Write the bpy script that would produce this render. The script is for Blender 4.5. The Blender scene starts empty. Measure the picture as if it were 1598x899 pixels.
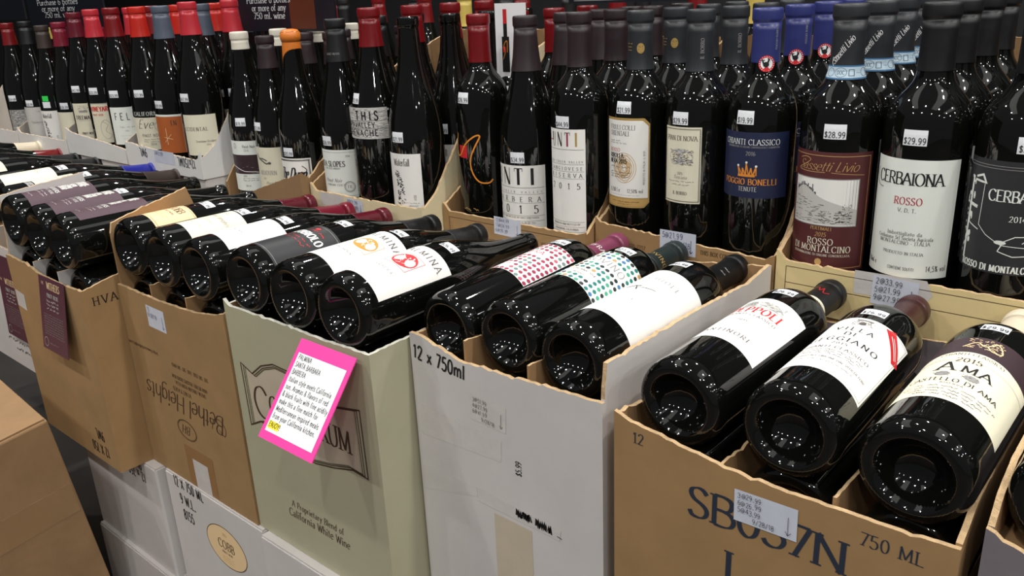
import bpy, math, random
from mathutils import Vector, Matrix
R_ = random.Random(7)
rad = math.radians
scene = bpy.context.scene
col = scene.collection

# ---------------------------------------------------------------- camera, world, lights, exposure
cam_d = bpy.data.cameras.new('camera'); cam = bpy.data.objects.new('camera', cam_d); col.objects.link(cam)
YAW, PITCH, ROLL = -0.7229, 0.3425, -0.0449
fw = Vector((math.sin(YAW)*math.cos(PITCH), math.cos(YAW)*math.cos(PITCH), -math.sin(PITCH)))
rt = Vector((math.cos(YAW), -math.sin(YAW), 0)); up = rt.cross(fw)
r2 = rt*math.cos(ROLL)+up*math.sin(ROLL); u2 = up*math.cos(ROLL)-rt*math.sin(ROLL)
m3 = Matrix((r2, u2, -fw)).transposed()
cam.matrix_world = Matrix.Translation((0.6553, -0.5702, 0.66)) @ m3.to_4x4()
cam_d.sensor_width = 36; cam_d.sensor_fit = 'HORIZONTAL'; cam_d.lens = 36*1318.2/1598
cam_d.clip_start = 0.02
scene.camera = cam

w = bpy.data.worlds.new('store_ambient'); scene.world = w; w.use_nodes = True
w.node_tree.nodes['Background'].inputs[0].default_value = (0.93, 0.97, 1.0, 1)
w.node_tree.nodes['Background'].inputs[1].default_value = 0.15

def lamp(x, y, z, size, watts, shape='DISK', sy=None, colr=(1, .985, .96)):
    d = bpy.data.lights.new('ceiling_lamp', 'AREA'); d.shape = shape; d.size = size
    if sy: d.size_y = sy
    d.energy = watts; d.color = colr
    o = bpy.data.objects.new('ceiling_lamp', d); col.objects.link(o); o.location = (x, y, z)
    return o
for ix in range(-1, 4):
    for iy in range(-2, 3):
        lamp(-0.4+ix*2.3+0.6*(iy % 2), 0.2+iy*2.1, 3.5, 0.15, 46)
for xx in (-1.8, 1.9, 5.0):
    lamp(xx, -0.4, 3.8, 1.1, 24, 'RECTANGLE', 4.6)  # broad panels added for the grey arcs reflected in the bottle shoulders

vs = scene.view_settings
vs.view_transform = 'Standard'; vs.look = 'None'; vs.gamma = 1.0; vs.exposure = -0.4
vs.use_curve_mapping = False

# ---------------------------------------------------------------- materials
MATS = {}
def srgb(h):
    if isinstance(h, str):
        h = h.lstrip('#'); c = [int(h[i:i+2], 16)/255 for i in (0, 2, 4)]
    else: c = [v/255 for v in h]
    return [v/12.92 if v <= .04045 else ((v+.055)/1.055)**2.4 for v in c]
def mat(name, colr, rough=.6, var=0.0, scale=30, bump=0.0, bscale=200, spec=.5, metal=0, stretch=None, coat=0, blot=0.0):
    if name in MATS: return MATS[name]
    m = bpy.data.materials.new(name); m.use_nodes = True; nt = m.node_tree
    b = nt.nodes['Principled BSDF']; c = srgb(colr)
    b.inputs['Base Color'].default_value = (*c, 1); b.inputs['Roughness'].default_value = rough
    b.inputs['Specular IOR Level'].default_value = spec; b.inputs['Metallic'].default_value = metal
    b.inputs['Coat Weight'].default_value = coat
    if var or bump:
        tc = nt.nodes.new('ShaderNodeTexCoord'); mp = nt.nodes.new('ShaderNodeMapping')
        nt.links.new(tc.outputs['Object'], mp.inputs[0])
        if stretch: mp.inputs['Scale'].default_value = stretch
    if var:
        n = nt.nodes.new('ShaderNodeTexNoise'); n.inputs['Scale'].default_value = scale; n.inputs['Detail'].default_value = 8
        n.inputs['Roughness'].default_value = .65
        nt.links.new(mp.outputs[0], n.inputs['Vector'])
        r = nt.nodes.new('ShaderNodeValToRGB')
        r.color_ramp.elements[0].position = .3; r.color_ramp.elements[1].position = .7
        r.color_ramp.elements[0].color = (*[v*(1-var) for v in c], 1)
        r.color_ramp.elements[1].color = (*[min(1, v*(1+var)) for v in c], 1)
        nt.links.new(n.outputs[0], r.inputs[0])
        nt.links.new(r.outputs[0], b.inputs['Base Color'])
    if bump:
        n2 = nt.nodes.new('ShaderNodeTexNoise'); n2.inputs['Scale'].default_value = bscale; n2.inputs['Detail'].default_value = 4
        nt.links.new(mp.outputs[0], n2.inputs['Vector'])
        bp = nt.nodes.new('ShaderNodeBump'); bp.inputs['Strength'].default_value = bump; bp.inputs['Distance'].default_value = .002
        nt.links.new(n2.outputs[0], bp.inputs['Height']); nt.links.new(bp.outputs[0], b.inputs['Normal'])
    MATS[name] = m
    return m
mat('glass', (11, 12, 10), .04, spec=.55)
mat('kraft', (157, 124, 82), .8, .10, 14, .35, 16)
mat('kraft_dark', (150, 118, 82), .8, .12, 14, .25, 60)
mat('kraft_edge', (196, 165, 124), .9, .22, 90, .6, 500)
mat('kraft_in', (160, 124, 84), .85, .10, 14, .3, 60)
mat('whitecard', (205, 200, 196), .6, .05, 10, .5, 11)
mat('whitecard_lit', (226, 225, 222), .6, .04, 10, .3, 25)  # lighter whitecard for the trays, the stronger light there put into the colour
mat('whitecard_in', (178, 170, 160), .8, .08, 14, .2, 60)
mat('white_edge', (190, 172, 150), .9, .2, 90, .5, 500)
mat('cream', (226, 205, 150), .6, .05, 14, .2, 60)
mat('creamside', (222, 208, 170), .6, .05, 14, .2, 60)
mat('sage', (176, 172, 144), .5, .04, 12, .15, 40)
mat('sage_edge', (215, 212, 198), .9, .12, 90, .4, 500)
mat('greycard', (120, 112, 116), .7, .06, 14, .2, 60)
mat('tape', (206, 201, 196), .25, .05, 60, .4, 40)
mat('browntape', (150, 112, 72), .3, .05, 60)
mat('cartontape', (154, 122, 86), .3, .08, 20); mat('beigetape', (196, 182, 160), .5, .05, 40)
mat('floor', (58, 54, 52), .5, .2, 3)
mat('ink', (20, 18, 18), .6); mat('inkgrey', (90, 84, 80), .6); mat('penblue', (70, 76, 110), .6)
mat('inkbrown', (70, 50, 34), .6); mat('navyink', (38, 46, 62), .6)
mat('paper', (238, 236, 230), .55); mat('stickgreen', (50, 214, 84), .5); mat('tagwhite', (236, 238, 242), .5); mat('stickpaper', (206, 210, 222), .5, .05, 60)
mat('offwhite', (234, 238, 230), .55); mat('creamlab', (226, 220, 196), .55); mat('amalab', (240, 234, 206), .55)
mat('maroon', (84, 36, 38), .5); mat('gold', (196, 158, 96), .5); mat('goldleaf', (178, 146, 84), .35)
mat('black', (16, 16, 17), .5); mat('blacklab', (40, 41, 45), .5); mat('charcoal', (30, 31, 33), .5); mat('navy', (26, 34, 66), .5); mat('orange', (226, 140, 44), .5)
mat('red', (176, 30, 36), .5); mat('redlab', (200, 34, 40), .5); mat('white', (240, 240, 240), .5)
mat('grey', (150, 148, 146), .6); mat('ltgrey', (196, 194, 188), .6); mat('darkgrey', (74, 76, 80), .6)
mat('purple', (74, 50, 60), .55); mat('purpletag', (84, 44, 56), .55); mat('peach', (240, 208, 160), .55)
mat('pink', (250, 66, 160), .5); mat('hlyellow', (252, 232, 60), .5)
mat('mauve', (58, 40, 46), .5); mat('terracotta', (176, 92, 40), .55); mat('doc_blue', (190, 212, 226), .5); mat('doc_edge', (64, 116, 160), .5)
mat('dot_a', (150, 34, 70), .5); mat('dot_b', (190, 90, 110), .5); mat('dot_c', (110, 130, 126), .5)
mat('dot_t', (32, 120, 112), .5); mat('dot_g', (70, 160, 130), .5); mat('dot_k', (26, 40, 44), .5); mat('dot_o', (190, 150, 90), .5)
mat('cap_red', (112, 15, 20), .3); mat('cap_brightred', (182, 36, 24), .3); mat('cap_coral', (180, 44, 54), .3); mat('cap_black', (12, 12, 14), .46)
mat('cap_maroon', (92, 20, 34), .28); mat('cap_wine', (118, 26, 44), .3); mat('cap_plum', (40, 27, 31), .45); mat('cap_char', (38, 40, 43), .45)
mat('cap_navy', (46, 52, 110), .35); mat('cap_blue', (34, 40, 140), .3); mat('cap_slate', (78, 86, 100), .4); mat('cap_white', (216, 210, 194), .5)
mat('cap_orange', (214, 120, 44), .35); mat('cap_brown', (52, 40, 34), .5); mat('cap_cream', (222, 208, 182), .5); mat('cap_mauve', (128, 62, 88), .35)
mat('cap_green', (34, 44, 44), .4); mat('cap_yellow', (200, 176, 90), .4); mat('cap_darkbrown', (66, 34, 34), .35)
mat('signblack', (20, 22, 30), .35); mat('sign_amber', (92, 40, 18), .45)
mat('wallpaint', (16, 16, 18), .8)

# ---------------------------------------------------------------- object helpers
def link(name, me, parent=None):
    o = bpy.data.objects.new(name, me); col.objects.link(o)
    if parent is not None: o.parent = parent
    return o
def new_mesh(name, v, f, mats, fm=None, smooth=False):
    me = bpy.data.meshes.new(name); me.from_pydata([tuple(p) for p in v], [], f)
    for m in mats: me.materials.append(MATS[m])
    if fm: me.polygons.foreach_set('material_index', fm)
    if smooth: me.polygons.foreach_set('use_smooth', [True]*len(me.polygons))
    me.update(); return me
def tag(o, label, cat, group=None, kind=None):
    if kind: o['kind'] = kind
    o['label'] = label; o['category'] = cat
    if group: o['group'] = group
    return o
def thing(name, label, cat, loc=(0, 0, 0), group=None):
    o = bpy.data.objects.new(name, None); o.empty_display_size = .02; col.objects.link(o); o.location = loc
    return tag(o, label, cat, group)
def box_data(x0, x1, y0, y1, z0, z1):
    v = [(x, y, z) for z in (z0, z1) for y in (y0, y1) for x in (x0, x1)]
    return v, [(0, 2, 3, 1), (4, 5, 7, 6), (0, 1, 5, 4), (2, 6, 7, 3), (0, 4, 6, 2), (1, 3, 7, 5)]
def struct(name, v, f, m):
    o = link(name, new_mesh(name, v, f, [m])); o['kind'] = 'structure'; return o

# ---------------------------------------------------------------- stroke lettering
GL = {
'A': (72, "0 0,35 100;35 100,72 0;12 36,60 36"), 'B': (62, "10 0,10 100;~10 100,34 100,50 93,54 77,48 60,32 53,10 53;~10 53,32 53,52 46,60 28,53 8,34 0,10 0"),
'C': (70, "~66 80,52 97,36 100,16 88,5 62,5 38,16 12,36 0,54 3,67 20"), 'D': (74, "10 0,10 100;~10 100,36 100,58 88,69 62,69 38,58 12,36 0,10 0"),
'E': (58, "10 0,10 100;10 100,54 100;10 52,44 52;10 0,56 0"), 'F': (54, "10 0,10 100;10 100,52 100;10 52,42 52"),
'G': (74, "~66 82,52 97,36 100,16 88,5 62,5 38,16 12,36 0,54 4,66 14;66 10,66 44;48 44,70 44"), 'H': (74, "10 0,10 100;64 0,64 100;10 52,64 52"),
'I': (24, "12 0,12 100"), 'J': (44, "~32 100,32 60,32 20,24 3,8 2,2 14"), 'K': (68, "10 0,10 100;60 100,12 44;26 58,66 0"), 'L': (56, "10 0,10 100;10 0,54 0"),
'M': (88, "10 0,12 100;12 100,44 8;44 8,76 100;76 100,78 0"), 'N': (76, "10 0,10 100;10 100,66 0;66 0,66 100"),
'O': (78, "~39 100,18 90,6 64,6 36,18 10,39 0,60 10,72 36,72 64,60 90,39 100"), 'P': (58, "10 0,10 100;~10 100,36 100,52 92,56 74,50 55,34 47,10 47"),
'Q': (78, "~39 100,18 90,6 64,6 36,18 10,39 0,60 10,72 36,72 64,60 90,39 100;46 20,76 -14"), 'R': (66, "10 0,10 100;~10 100,36 100,52 92,56 76,50 58,34 50,10 50;32 50,64 0"),
'S': (54, "~48 84,38 97,24 100,10 92,7 76,16 60,36 48,48 34,48 16,38 3,24 0,10 4,4 18"), 'T': (64, "32 0,32 100;2 100,62 100"),
'U': (72, "~10 100,10 60,10 30,18 8,36 0,54 8,62 30,62 60,62 100"), 'V': (70, "0 100,35 0;35 0,70 100"), 'W': (100, "0 100,26 0;26 0,50 90;50 90,74 0;74 0,100 100"),
'X': (68, "2 100,66 0;64 100,4 0"), 'Y': (66, "0 100,33 46;66 100,33 46;33 46,33 0"), 'Z': (62, "6 100,58 100;58 100,4 0;4 0,60 0"),
'0': (58, "~29 100,12 86,6 50,12 14,29 0,46 14,52 50,46 86,29 100"), '1': (40, "8 82,24 100;24 100,24 0"), '2': (56, "~6 78,14 95,30 100,46 90,48 72,36 48,6 0;6 0,52 0"),
'3': (54, "~6 84,18 98,34 98,46 84,42 64,24 54;~24 54,46 46,52 26,42 6,24 0,10 6,4 18"), '4': (58, "40 0,40 100;40 100,4 32;4 32,56 32"), '5': (54, "12 100,48 100;12 100,8 56;~8 56,26 62,44 52,50 32,42 8,24 0,8 6,4 14"),
'6': (56, "~46 94,30 98,14 80,6 48,8 18,26 0,44 8,50 30,42 52,26 58,8 42"), '7': (52, "4 100,50 100;50 100,18 0"), '8': (56, "~28 54,10 64,8 84,28 100,48 84,46 64,28 54,6 40,6 14,28 0,50 14,50 40,28 54"),
'9': (56, "~10 6,26 2,42 20,50 52,48 82,30 100,12 92,6 70,14 48,30 42,48 58"), '.': (22, "8 0,14 0,14 6,8 6,8 0"), ',': (22, "14 6,8 -16"), '-': (36, "4 40,32 40"), '/': (40, "2 -6,38 104"),
'$': (54, "~48 80,38 92,24 94,10 86,8 72,16 58,36 48,48 34,48 18,38 7,24 5,10 9,4 20;27 108,27 -8"), '@': (90, "~58 30,44 24,32 38,38 62,56 66,62 50,58 30,70 26,82 42,80 72,58 94,28 88,8 60,10 28,30 4,60 0"),
'%': (80, "66 100,14 0;~20 100,8 88,10 66,22 56,32 70,32 90,20 100;~60 44,48 32,50 10,62 0,72 14,72 34,60 44"), '&': (74, "~70 40,56 10,34 0,12 8,8 28,22 48,44 66,46 88,32 100,20 88,24 66,72 0"),
':': (22, "8 8,14 8,14 14,8 14,8 8;8 52,14 52,14 58,8 58,8 52"), "'": (18, "9 100,9 76"), '!': (22, "11 100,11 30;8 0,14 0,14 6,8 6,8 0"), ' ': (34, ""), '|': (20, "10 -10,10 110"),
'a': (54, "~10 52,26 64,40 56,42 36;42 44,42 6;~42 36,18 36,6 18,16 2,32 4,42 16;42 6,50 2"), 'b': (56, "8 104,8 0;~8 44,24 64,44 56,50 32,42 6,24 0,8 16"), 'c': (48, "~44 50,30 64,12 54,5 32,12 8,28 0,46 12"),
'd': (58, "48 104,48 0;~48 44,30 64,12 56,6 32,14 6,32 0,48 16"), 'e': (52, "6 36,46 36;~46 36,42 58,26 64,10 54,5 30,14 6,30 0,46 12"), 'f': (36, "~38 94,28 104,17 92,16 64,16 0;2 62,32 62"),
'g': (56, "~46 44,30 64,12 56,6 34,14 10,32 4,46 20;~46 64,46 10,44 -22,26 -34,8 -26"), 'h': (58, "8 104,8 0;~8 42,24 62,40 60,48 44,48 0"), 'i': (22, "10 64,10 0;8 84,13 84,13 90,8 90,8 84"), 'j': (24, "~13 64,13 0,10 -26,-4 -34;11 84,15 84,15 90,11 90,11 84"),
'k': (52, "8 104,8 0;44 64,10 28;20 38,50 0"), 'l': (22, "10 104,10 0"), 'm': (86, "8 64,8 0;~8 44,22 62,36 60,42 44,42 0;~42 44,56 62,70 60,76 44,76 0"), 'n': (58, "8 64,8 0;~8 42,24 62,40 60,48 44,48 0"),
'o': (56, "~28 64,12 55,5 32,12 9,28 0,44 9,51 32,44 55,28 64"), 'p': (56, "8 64,8 -36;~8 44,24 64,44 56,50 32,42 6,24 0,8 16"), 'q': (58, "48 64,48 -36;~48 44,30 64,12 56,6 32,14 6,32 0,48 16"), 'r': (38, "8 64,8 0;~8 38,18 58,36 60"),
's': (44, "~40 52,28 64,12 60,8 46,24 34,38 24,38 8,22 0,6 10"), 't': (34, "~15 90,15 30,18 4,32 4;2 64,30 64"), 'u': (58, "~8 64,8 24,14 4,28 0,42 8,48 26;48 64,48 0"), 'v': (50, "2 64,25 0;25 0,48 64"), 'w': (74, "2 64,20 0;20 0,37 58;37 58,54 0;54 0,72 64"),
'x': (50, "4 64,48 0;46 64,2 0"), 'y': (50, "2 64,26 4;~48 64,26 4,14 -26,2 -32"), 'z': (46, "4 64,42 64;42 64,4 0;4 0,44 0"),
}
def cr(pts, n=4):
    if len(pts) < 3: return pts
    closed = pts[0] == pts[-1]; out = []
    for i in range(len(pts)-1):
        p1, p2 = pts[i], pts[i+1]
        p0 = pts[i-1] if i > 0 else (pts[-2] if closed else p1)
        p3 = pts[i+2] if i+2 < len(pts) else (pts[1] if closed else p2)
        for k in range(n):
            t = k/n
            out.append(tuple(.5*((2*p1[j])+(-p0[j]+p2[j])*t+(2*p0[j]-5*p1[j]+4*p2[j]-p3[j])*t*t+(-p0[j]+3*p1[j]-3*p2[j]+p3[j])*t**3) for j in (0, 1)))
    out.append(pts[-1]); return out
PG = {}
def glyph(c):
    if c not in PG:
        w_, s = GL.get(c, GL[' ']); st = []
        for p in s.split(';'):
            if not p: continue
            sm = p[0] == '~'
            pts = [tuple(float(q)/100 for q in xy.split()) for xy in p.lstrip('~').split(',')]
            st.append((cr(pts) if sm else pts, sm))
        PG[c] = (w_/100, st)
    return PG[c]
class Print:
    """flat marks in a,b metres (a to the right, b up), wrapped later on a plane or a cylinder"""
    def __init__(self): self.v = []; self.f = []; self.fm = []; self.mats = []; self.lay = []
    def mi(self, m):
        if m not in self.mats: self.mats.append(m)
        return self.mats.index(m)
    def add(self, v, f, m, layer=1):
        k = len(self.v); i = self.mi(m)
        self.cnt = (getattr(self, 'cnt', 0)+1) % 16; self.v += v; self.lay += [layer+self.cnt*.05]*len(v)
        for q in f: self.f.append(tuple(j+k for j in q)); self.fm.append(i)
    def line(self, pts, wd, m, layer=2, wf=None, step=.004):
        P = [pts[0]]
        for q in pts[1:]:
            p = P[-1]; d = math.hypot(q[0]-p[0], q[1]-p[1])
            if d < 1e-7: continue
            n = max(1, int(d/step))
            for k in range(1, n+1): P.append((p[0]+(q[0]-p[0])*k/n, p[1]+(q[1]-p[1])*k/n))
        if len(P) < 2: return
        closed = math.hypot(P[0][0]-P[-1][0], P[0][1]-P[-1][1]) < 1e-6
        v = []; n = len(P)
        for i, p in enumerate(P):
            a = P[i-1] if i > 0 else (P[-2] if closed else p); b = P[i+1] if i < n-1 else (P[1] if closed else p)
            dx, dy = b[0]-a[0], b[1]-a[1]; L = math.hypot(dx, dy) or 1e-9; dx /= L; dy /= L
            h = (wf(dx, dy) if wf else wd)/2
            if 0 < i < n-1:
                e = math.hypot(b[0]-p[0], b[1]-p[1]); g = math.hypot(p[0]-a[0], p[1]-a[1])
                ca = ((p[0]-a[0])*(b[0]-p[0])+(p[1]-a[1])*(b[1]-p[1]))/max(e*g, 1e-12)
                h *= min(1.6, 1/max(.5, math.sqrt(max(.01, (1+ca)/2))))
            v += [(p[0]-dy*h, p[1]+dx*h), (p[0]+dy*h, p[1]-dx*h)]
        self.add(v, [(2*i, 2*i+1, 2*i+3, 2*i+2) for i in range(n-1)], m, layer)
    def text(self, s, a, b, size, m='ink', style='sans', al='c', cond=1.0, wt=None, tr=.12, layer=2, rot=0, slant=0.0, arc=None, fit=None):
        thick = {'sans': .115, 'bold': .2, 'serif': .13, 'hand': .085, 'script': .1, 'light': .075}[style] if wt is None else wt
        thin = thick*.32 if style in ('serif', 'script') else thick
        if style == 'script': slant = slant or .35
        def wf(dx, dy):
            return size*(thin+(thick-thin)*min(1, abs(dy*math.cos(.3)-dx*math.sin(.3))*1.1))
        if fit: cond = max(.3, (fit/size-tr*(len(s)-1))/sum(glyph(c)[0] for c in s))
        adv = [glyph(c)[0]*cond+tr for c in s]; tot = sum(adv)-tr
        x = -tot/2 if al == 'c' else (0 if al == 'l' else -tot)
        cr_, sr = math.cos(rot), math.sin(rot)
        for c, ad in zip(s, adv):
            jx, jy = (R_.uniform(-.06, .06), R_.uniform(-.08, .08)) if style == 'hand' else (0, 0)
            def T(p):
                px = (x+jx+p[0]*cond+slant*p[1])*size; py = (p[1]+jy)*size
                if arc: py += arc*(px*px)
                return (a+px*cr_-py*sr, b+px*sr+py*cr_)
            for pts, sm in glyph(c)[1]:
                q = [T(p) for p in pts]
                self.line(q, 0, m, layer, wf if not rot else (lambda dx, dy: wf(dx*cr_+dy*sr, dy*cr_-dx*sr)))
                if style == 'serif':
                    for e, o in ((pts[0], pts[1]), (pts[-1], pts[-2])):
                        if c in '.,:!-/@$%&\'': continue
                        if abs(e[1]-o[1]) > abs(e[0]-o[0])*.9 and min(abs(e[1]-k) for k in (0, 1.0, .64, 1.04)) < .015 and not (sm and c in 'CGSOQ0689e'):
                            if c in 'AVWMN' and ((e[1] > .9 and c in 'AM') or (e[1] < .1 and c in 'VW')): continue
                            yy = e[1]+(.02 if e[1] < .1 else -.02)
                            self.line([T((e[0]-.15/cond, yy)), T((e[0]+.15/cond, yy))], size*.05, m, layer)
            x += ad
        return tot*size
    def rect(self, a0, b0, a1, b1, m, layer=1, step=.003, bs=None):
        if bs:
            n = max(1, int((b1-b0)/bs)); h = (b1-b0)/n
            for i in range(n): self.cnt = 0; self.rect(a0, b0+i*h, a1, b0+(i+1)*h, m, layer, step)
            return
        self.region(lambda a: b0, lambda a: b1, a0, a1, m, layer, max(1, int(abs(a1-a0)/step)))
    def region(self, lo, hi, a0, a1, m, layer=1, n=24):
        v = []; 
        for i in range(n+1):
            a = a0+(a1-a0)*i/n; v += [(a, lo(a)), (a, hi(a))]
        self.add(v, [(2*i, 2*i+2, 2*i+3, 2*i+1) for i in range(n)], m, layer)
    def disc(self, a, b, ra, rb, m, layer=2, n=20, rot=0):
        v = [(a, b)]+[(a+ra*math.cos(t)*math.cos(rot)-rb*math.sin(t)*math.sin(rot), b+ra*math.cos(t)*math.sin(rot)+rb*math.sin(t)*math.cos(rot)) for t in [2*math.pi*i/n for i in range(n)]]
        self.add(v, [(0, i+1, (i+1) % n+1) for i in range(n)], m, layer)
    def ring(self, a, b, ra, rb, wd, m, layer=2, n=32):
        self.line([(a+ra*math.cos(2*math.pi*i/n), b+rb*math.sin(2*math.pi*i/n)) for i in range(n)]+[(a+ra, b)], wd, m, layer)
    def frame(self, a0, b0, a1, b1, wd, m, layer=2):
        for p, q in (((a0, b0), (a1, b0)), ((a1, b0), (a1, b1)), ((a1, b1), (a0, b1)), ((a0, b1), (a0, b0))): self.line([p, q], wd, m, layer)
    def scrawl(self, a0, a1, b, h, m='inkgrey', wd=None, layer=2):
        a = a0
        while a < a1-h:
            L = min(a1-a, h*R_.uniform(2.0, 5.5)); p = []
            x = a
            while x < a+L: p.append((x, b+R_.uniform(0, h))); x += h*.38
            if len(p) > 1: self.line(p, wd or h*.22, m, layer)
            a += L+h*.7
    def art(self, a0, b0, a1, b1, n, m, wd, layer=2, dens=None):
        for _ in range(n):
            a = R_.uniform(a0, a1); b = R_.uniform(b0, b1)
            if dens and not dens((a-a0)/(a1-a0), (b-b0)/(b1-b0)): continue
            t = R_.uniform(-.5, .5); l = R_.uniform(.3, 1)*(a1-a0)*.09
            self.line([(a, b), (a+l*.5, b+l*math.sin(t)*.4), (a+l, b+l*math.sin(t)*.2)], wd, m, layer)
    def cyl(self, name, r, parent, turn=0.0, off=.00007, rz=None, base=0.0, db=0.0):
        vv = []
        for (a, b), l in zip(self.v, self.lay):
            b += db; rr = (rz(b) if rz else r)+off*(1+l)+base; ph = a/r+turn
            vv.append((rr*math.sin(ph), -rr*math.cos(ph), b))
        return new_mesh(name, vv, self.f, self.mats, self.fm, True)
    def plane(self, name, O, U, V, off=.00012):
        O, U, V = Vector(O), Vector(U).normalized(), Vector(V).normalized(); N = U.cross(V)
        vv = [O+U*a+V*b+N*(off*(1+l)) for (a, b), l in zip(self.v, self.lay)]
        return new_mesh(name, vv, self.f, self.mats, self.fm)

# ---------------------------------------------------------------- bottles
def lathe(prof, n, knurl=None):
    v = []; f = []; m = len(prof)
    for i, (r, z) in enumerate(prof):
        for k in range(n):
            t = 2*math.pi*k/n; rr, zz = r, z
            if knurl and knurl[0] <= i <= knurl[1] and k % 2: zz -= .0005 if z < .003 else 0; rr += .00018
            v.append((rr*math.sin(t), -rr*math.cos(t), zz))
    for i in range(m-1):
        for k in range(n):
            a, b = i*n+k, i*n+(k+1) % n; f.append((a, b, b+n, a+n))
    f.append(tuple(range((m-1)*n, m*n))); f.append(tuple(reversed(range(n))))
    return v, f
PROF = {
 'bdx': [(.002, .024), (.010, .0225), (.018, .016), (.0235, .007), (.0262, .0012), (.0285, .0), (.0315, .0), (.0345, .0010), (.0372, .0042), (.0388, .009), (.039, .015), (.039, .10), (.039, .160), (.039, .178), (.039, .190), (.0388, .198), (.0379, .2075), (.0357, .2170), (.0319, .2252), (.0268, .2322), (.0216, .2385), (.0179, .2445), (.0158, .2520), (.0149, .264), (.0145, .296)],
 'bgy': [(.002, .024), (.010, .0225), (.018, .016), (.0243, .007), (.0272, .0012), (.0300, .0), (.0332, .0), (.0365, .0010), (.0394, .0042), (.0411, .009), (.0415, .015), (.0415, .09), (.0415, .118), (.0415, .132), (.0415, .142), (.0410, .154), (.0394, .168), (.0364, .184), (.0322, .201), (.0275, .218), (.0230, .235), (.0195, .252), (.0170, .27), (.0156, .288), (.0151, .296)],
}
TOP = [(.0148, .3000), (.0151, .3032), (.0159, .3040), (.0161, .3060), (.0161, .3135), (.0157, .3158), (.0140, .3168)]
def smooth_prof(p):
    out = []
    for i in range(len(p)-1):
        out.append(p[i])
        if .19 < p[i+1][1]+.04 and p[i][1] > .14:
            q = cr([p[max(0, i-1)], p[i], p[i+1], p[min(len(p)-1, i+2)]], 3)
            out += q[4:6]
    out.append(p[-1]); return out
RAD = {'bdx': .039, 'bgy': .0415}
def prof_r(kind, z):
    p = PROF[kind]+TOP
    for (r0, z0), (r1, z1) in zip(p[9:], p[10:]):
        if z0 <= z <= z1 and z1 > z0: return r0+(r1-r0)*(z-z0)/(z1-z0)
    return p[-1][0]
BM = {}
def body_mesh(kind):
    if kind not in BM:
        p = PROF[kind]; full = p[:10]+smooth_prof(p[10:])+TOP
        v, f = lathe(full, 120, (4, 8)); BM[kind] = new_mesh('glass_body', v, f, ['glass'], None, True)
    return BM[kind]
def cap_mesh(kind, z0, m, wax=False):
    key = (kind, z0, m, wax)
    if key not in BM:
        zs = [z0, z0+.0005]+[z0+.001+(.299-z0)*i/6 for i in range(7)]
        pr = [(prof_r(kind, z0)+.0001, z0)]+[(prof_r(kind, z)+.0007, z) for z in zs[1:]]
        if wax: pr += [(r+.0016, z) for r, z in TOP[:3]]+[(.0176, .308), (.0170, .314), (.013, .319), (.006, .3205)]
        else: pr += [(r+.0007, z) for r, z in TOP[:-1]]+[(.0160, .3163), (.0150, .3170), (.0125, .3172)]
        v, f = lathe(pr, 40)
        if wax:
            for i, (x, y, z) in enumerate(v):
                if z < .2985:
                    rr = math.hypot(x, y); q = .5-.5*x/max(rr, 1e-6); nz = z-.030*q*q*(.2985-z)/(.2985-z0); g = (prof_r(kind, nz)+.0008)/max(rr, 1e-6)
                    v[i] = (x*g, y*g, nz)
        BM[key] = new_mesh('capsule', v, f, [m], None, True)
    return BM[key]
SPEC = {}
def spec(name, kind, cap, capz, draw=None, scale=1.0, wax=False, neck=None, db=0.0, wide=1.0):
    SPEC[name] = dict(db=db, wide=wide, kind=kind, cap=cap, capz=capz, draw=draw, scale=scale, wax=wax, neck=neck)
LM = {}
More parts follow.
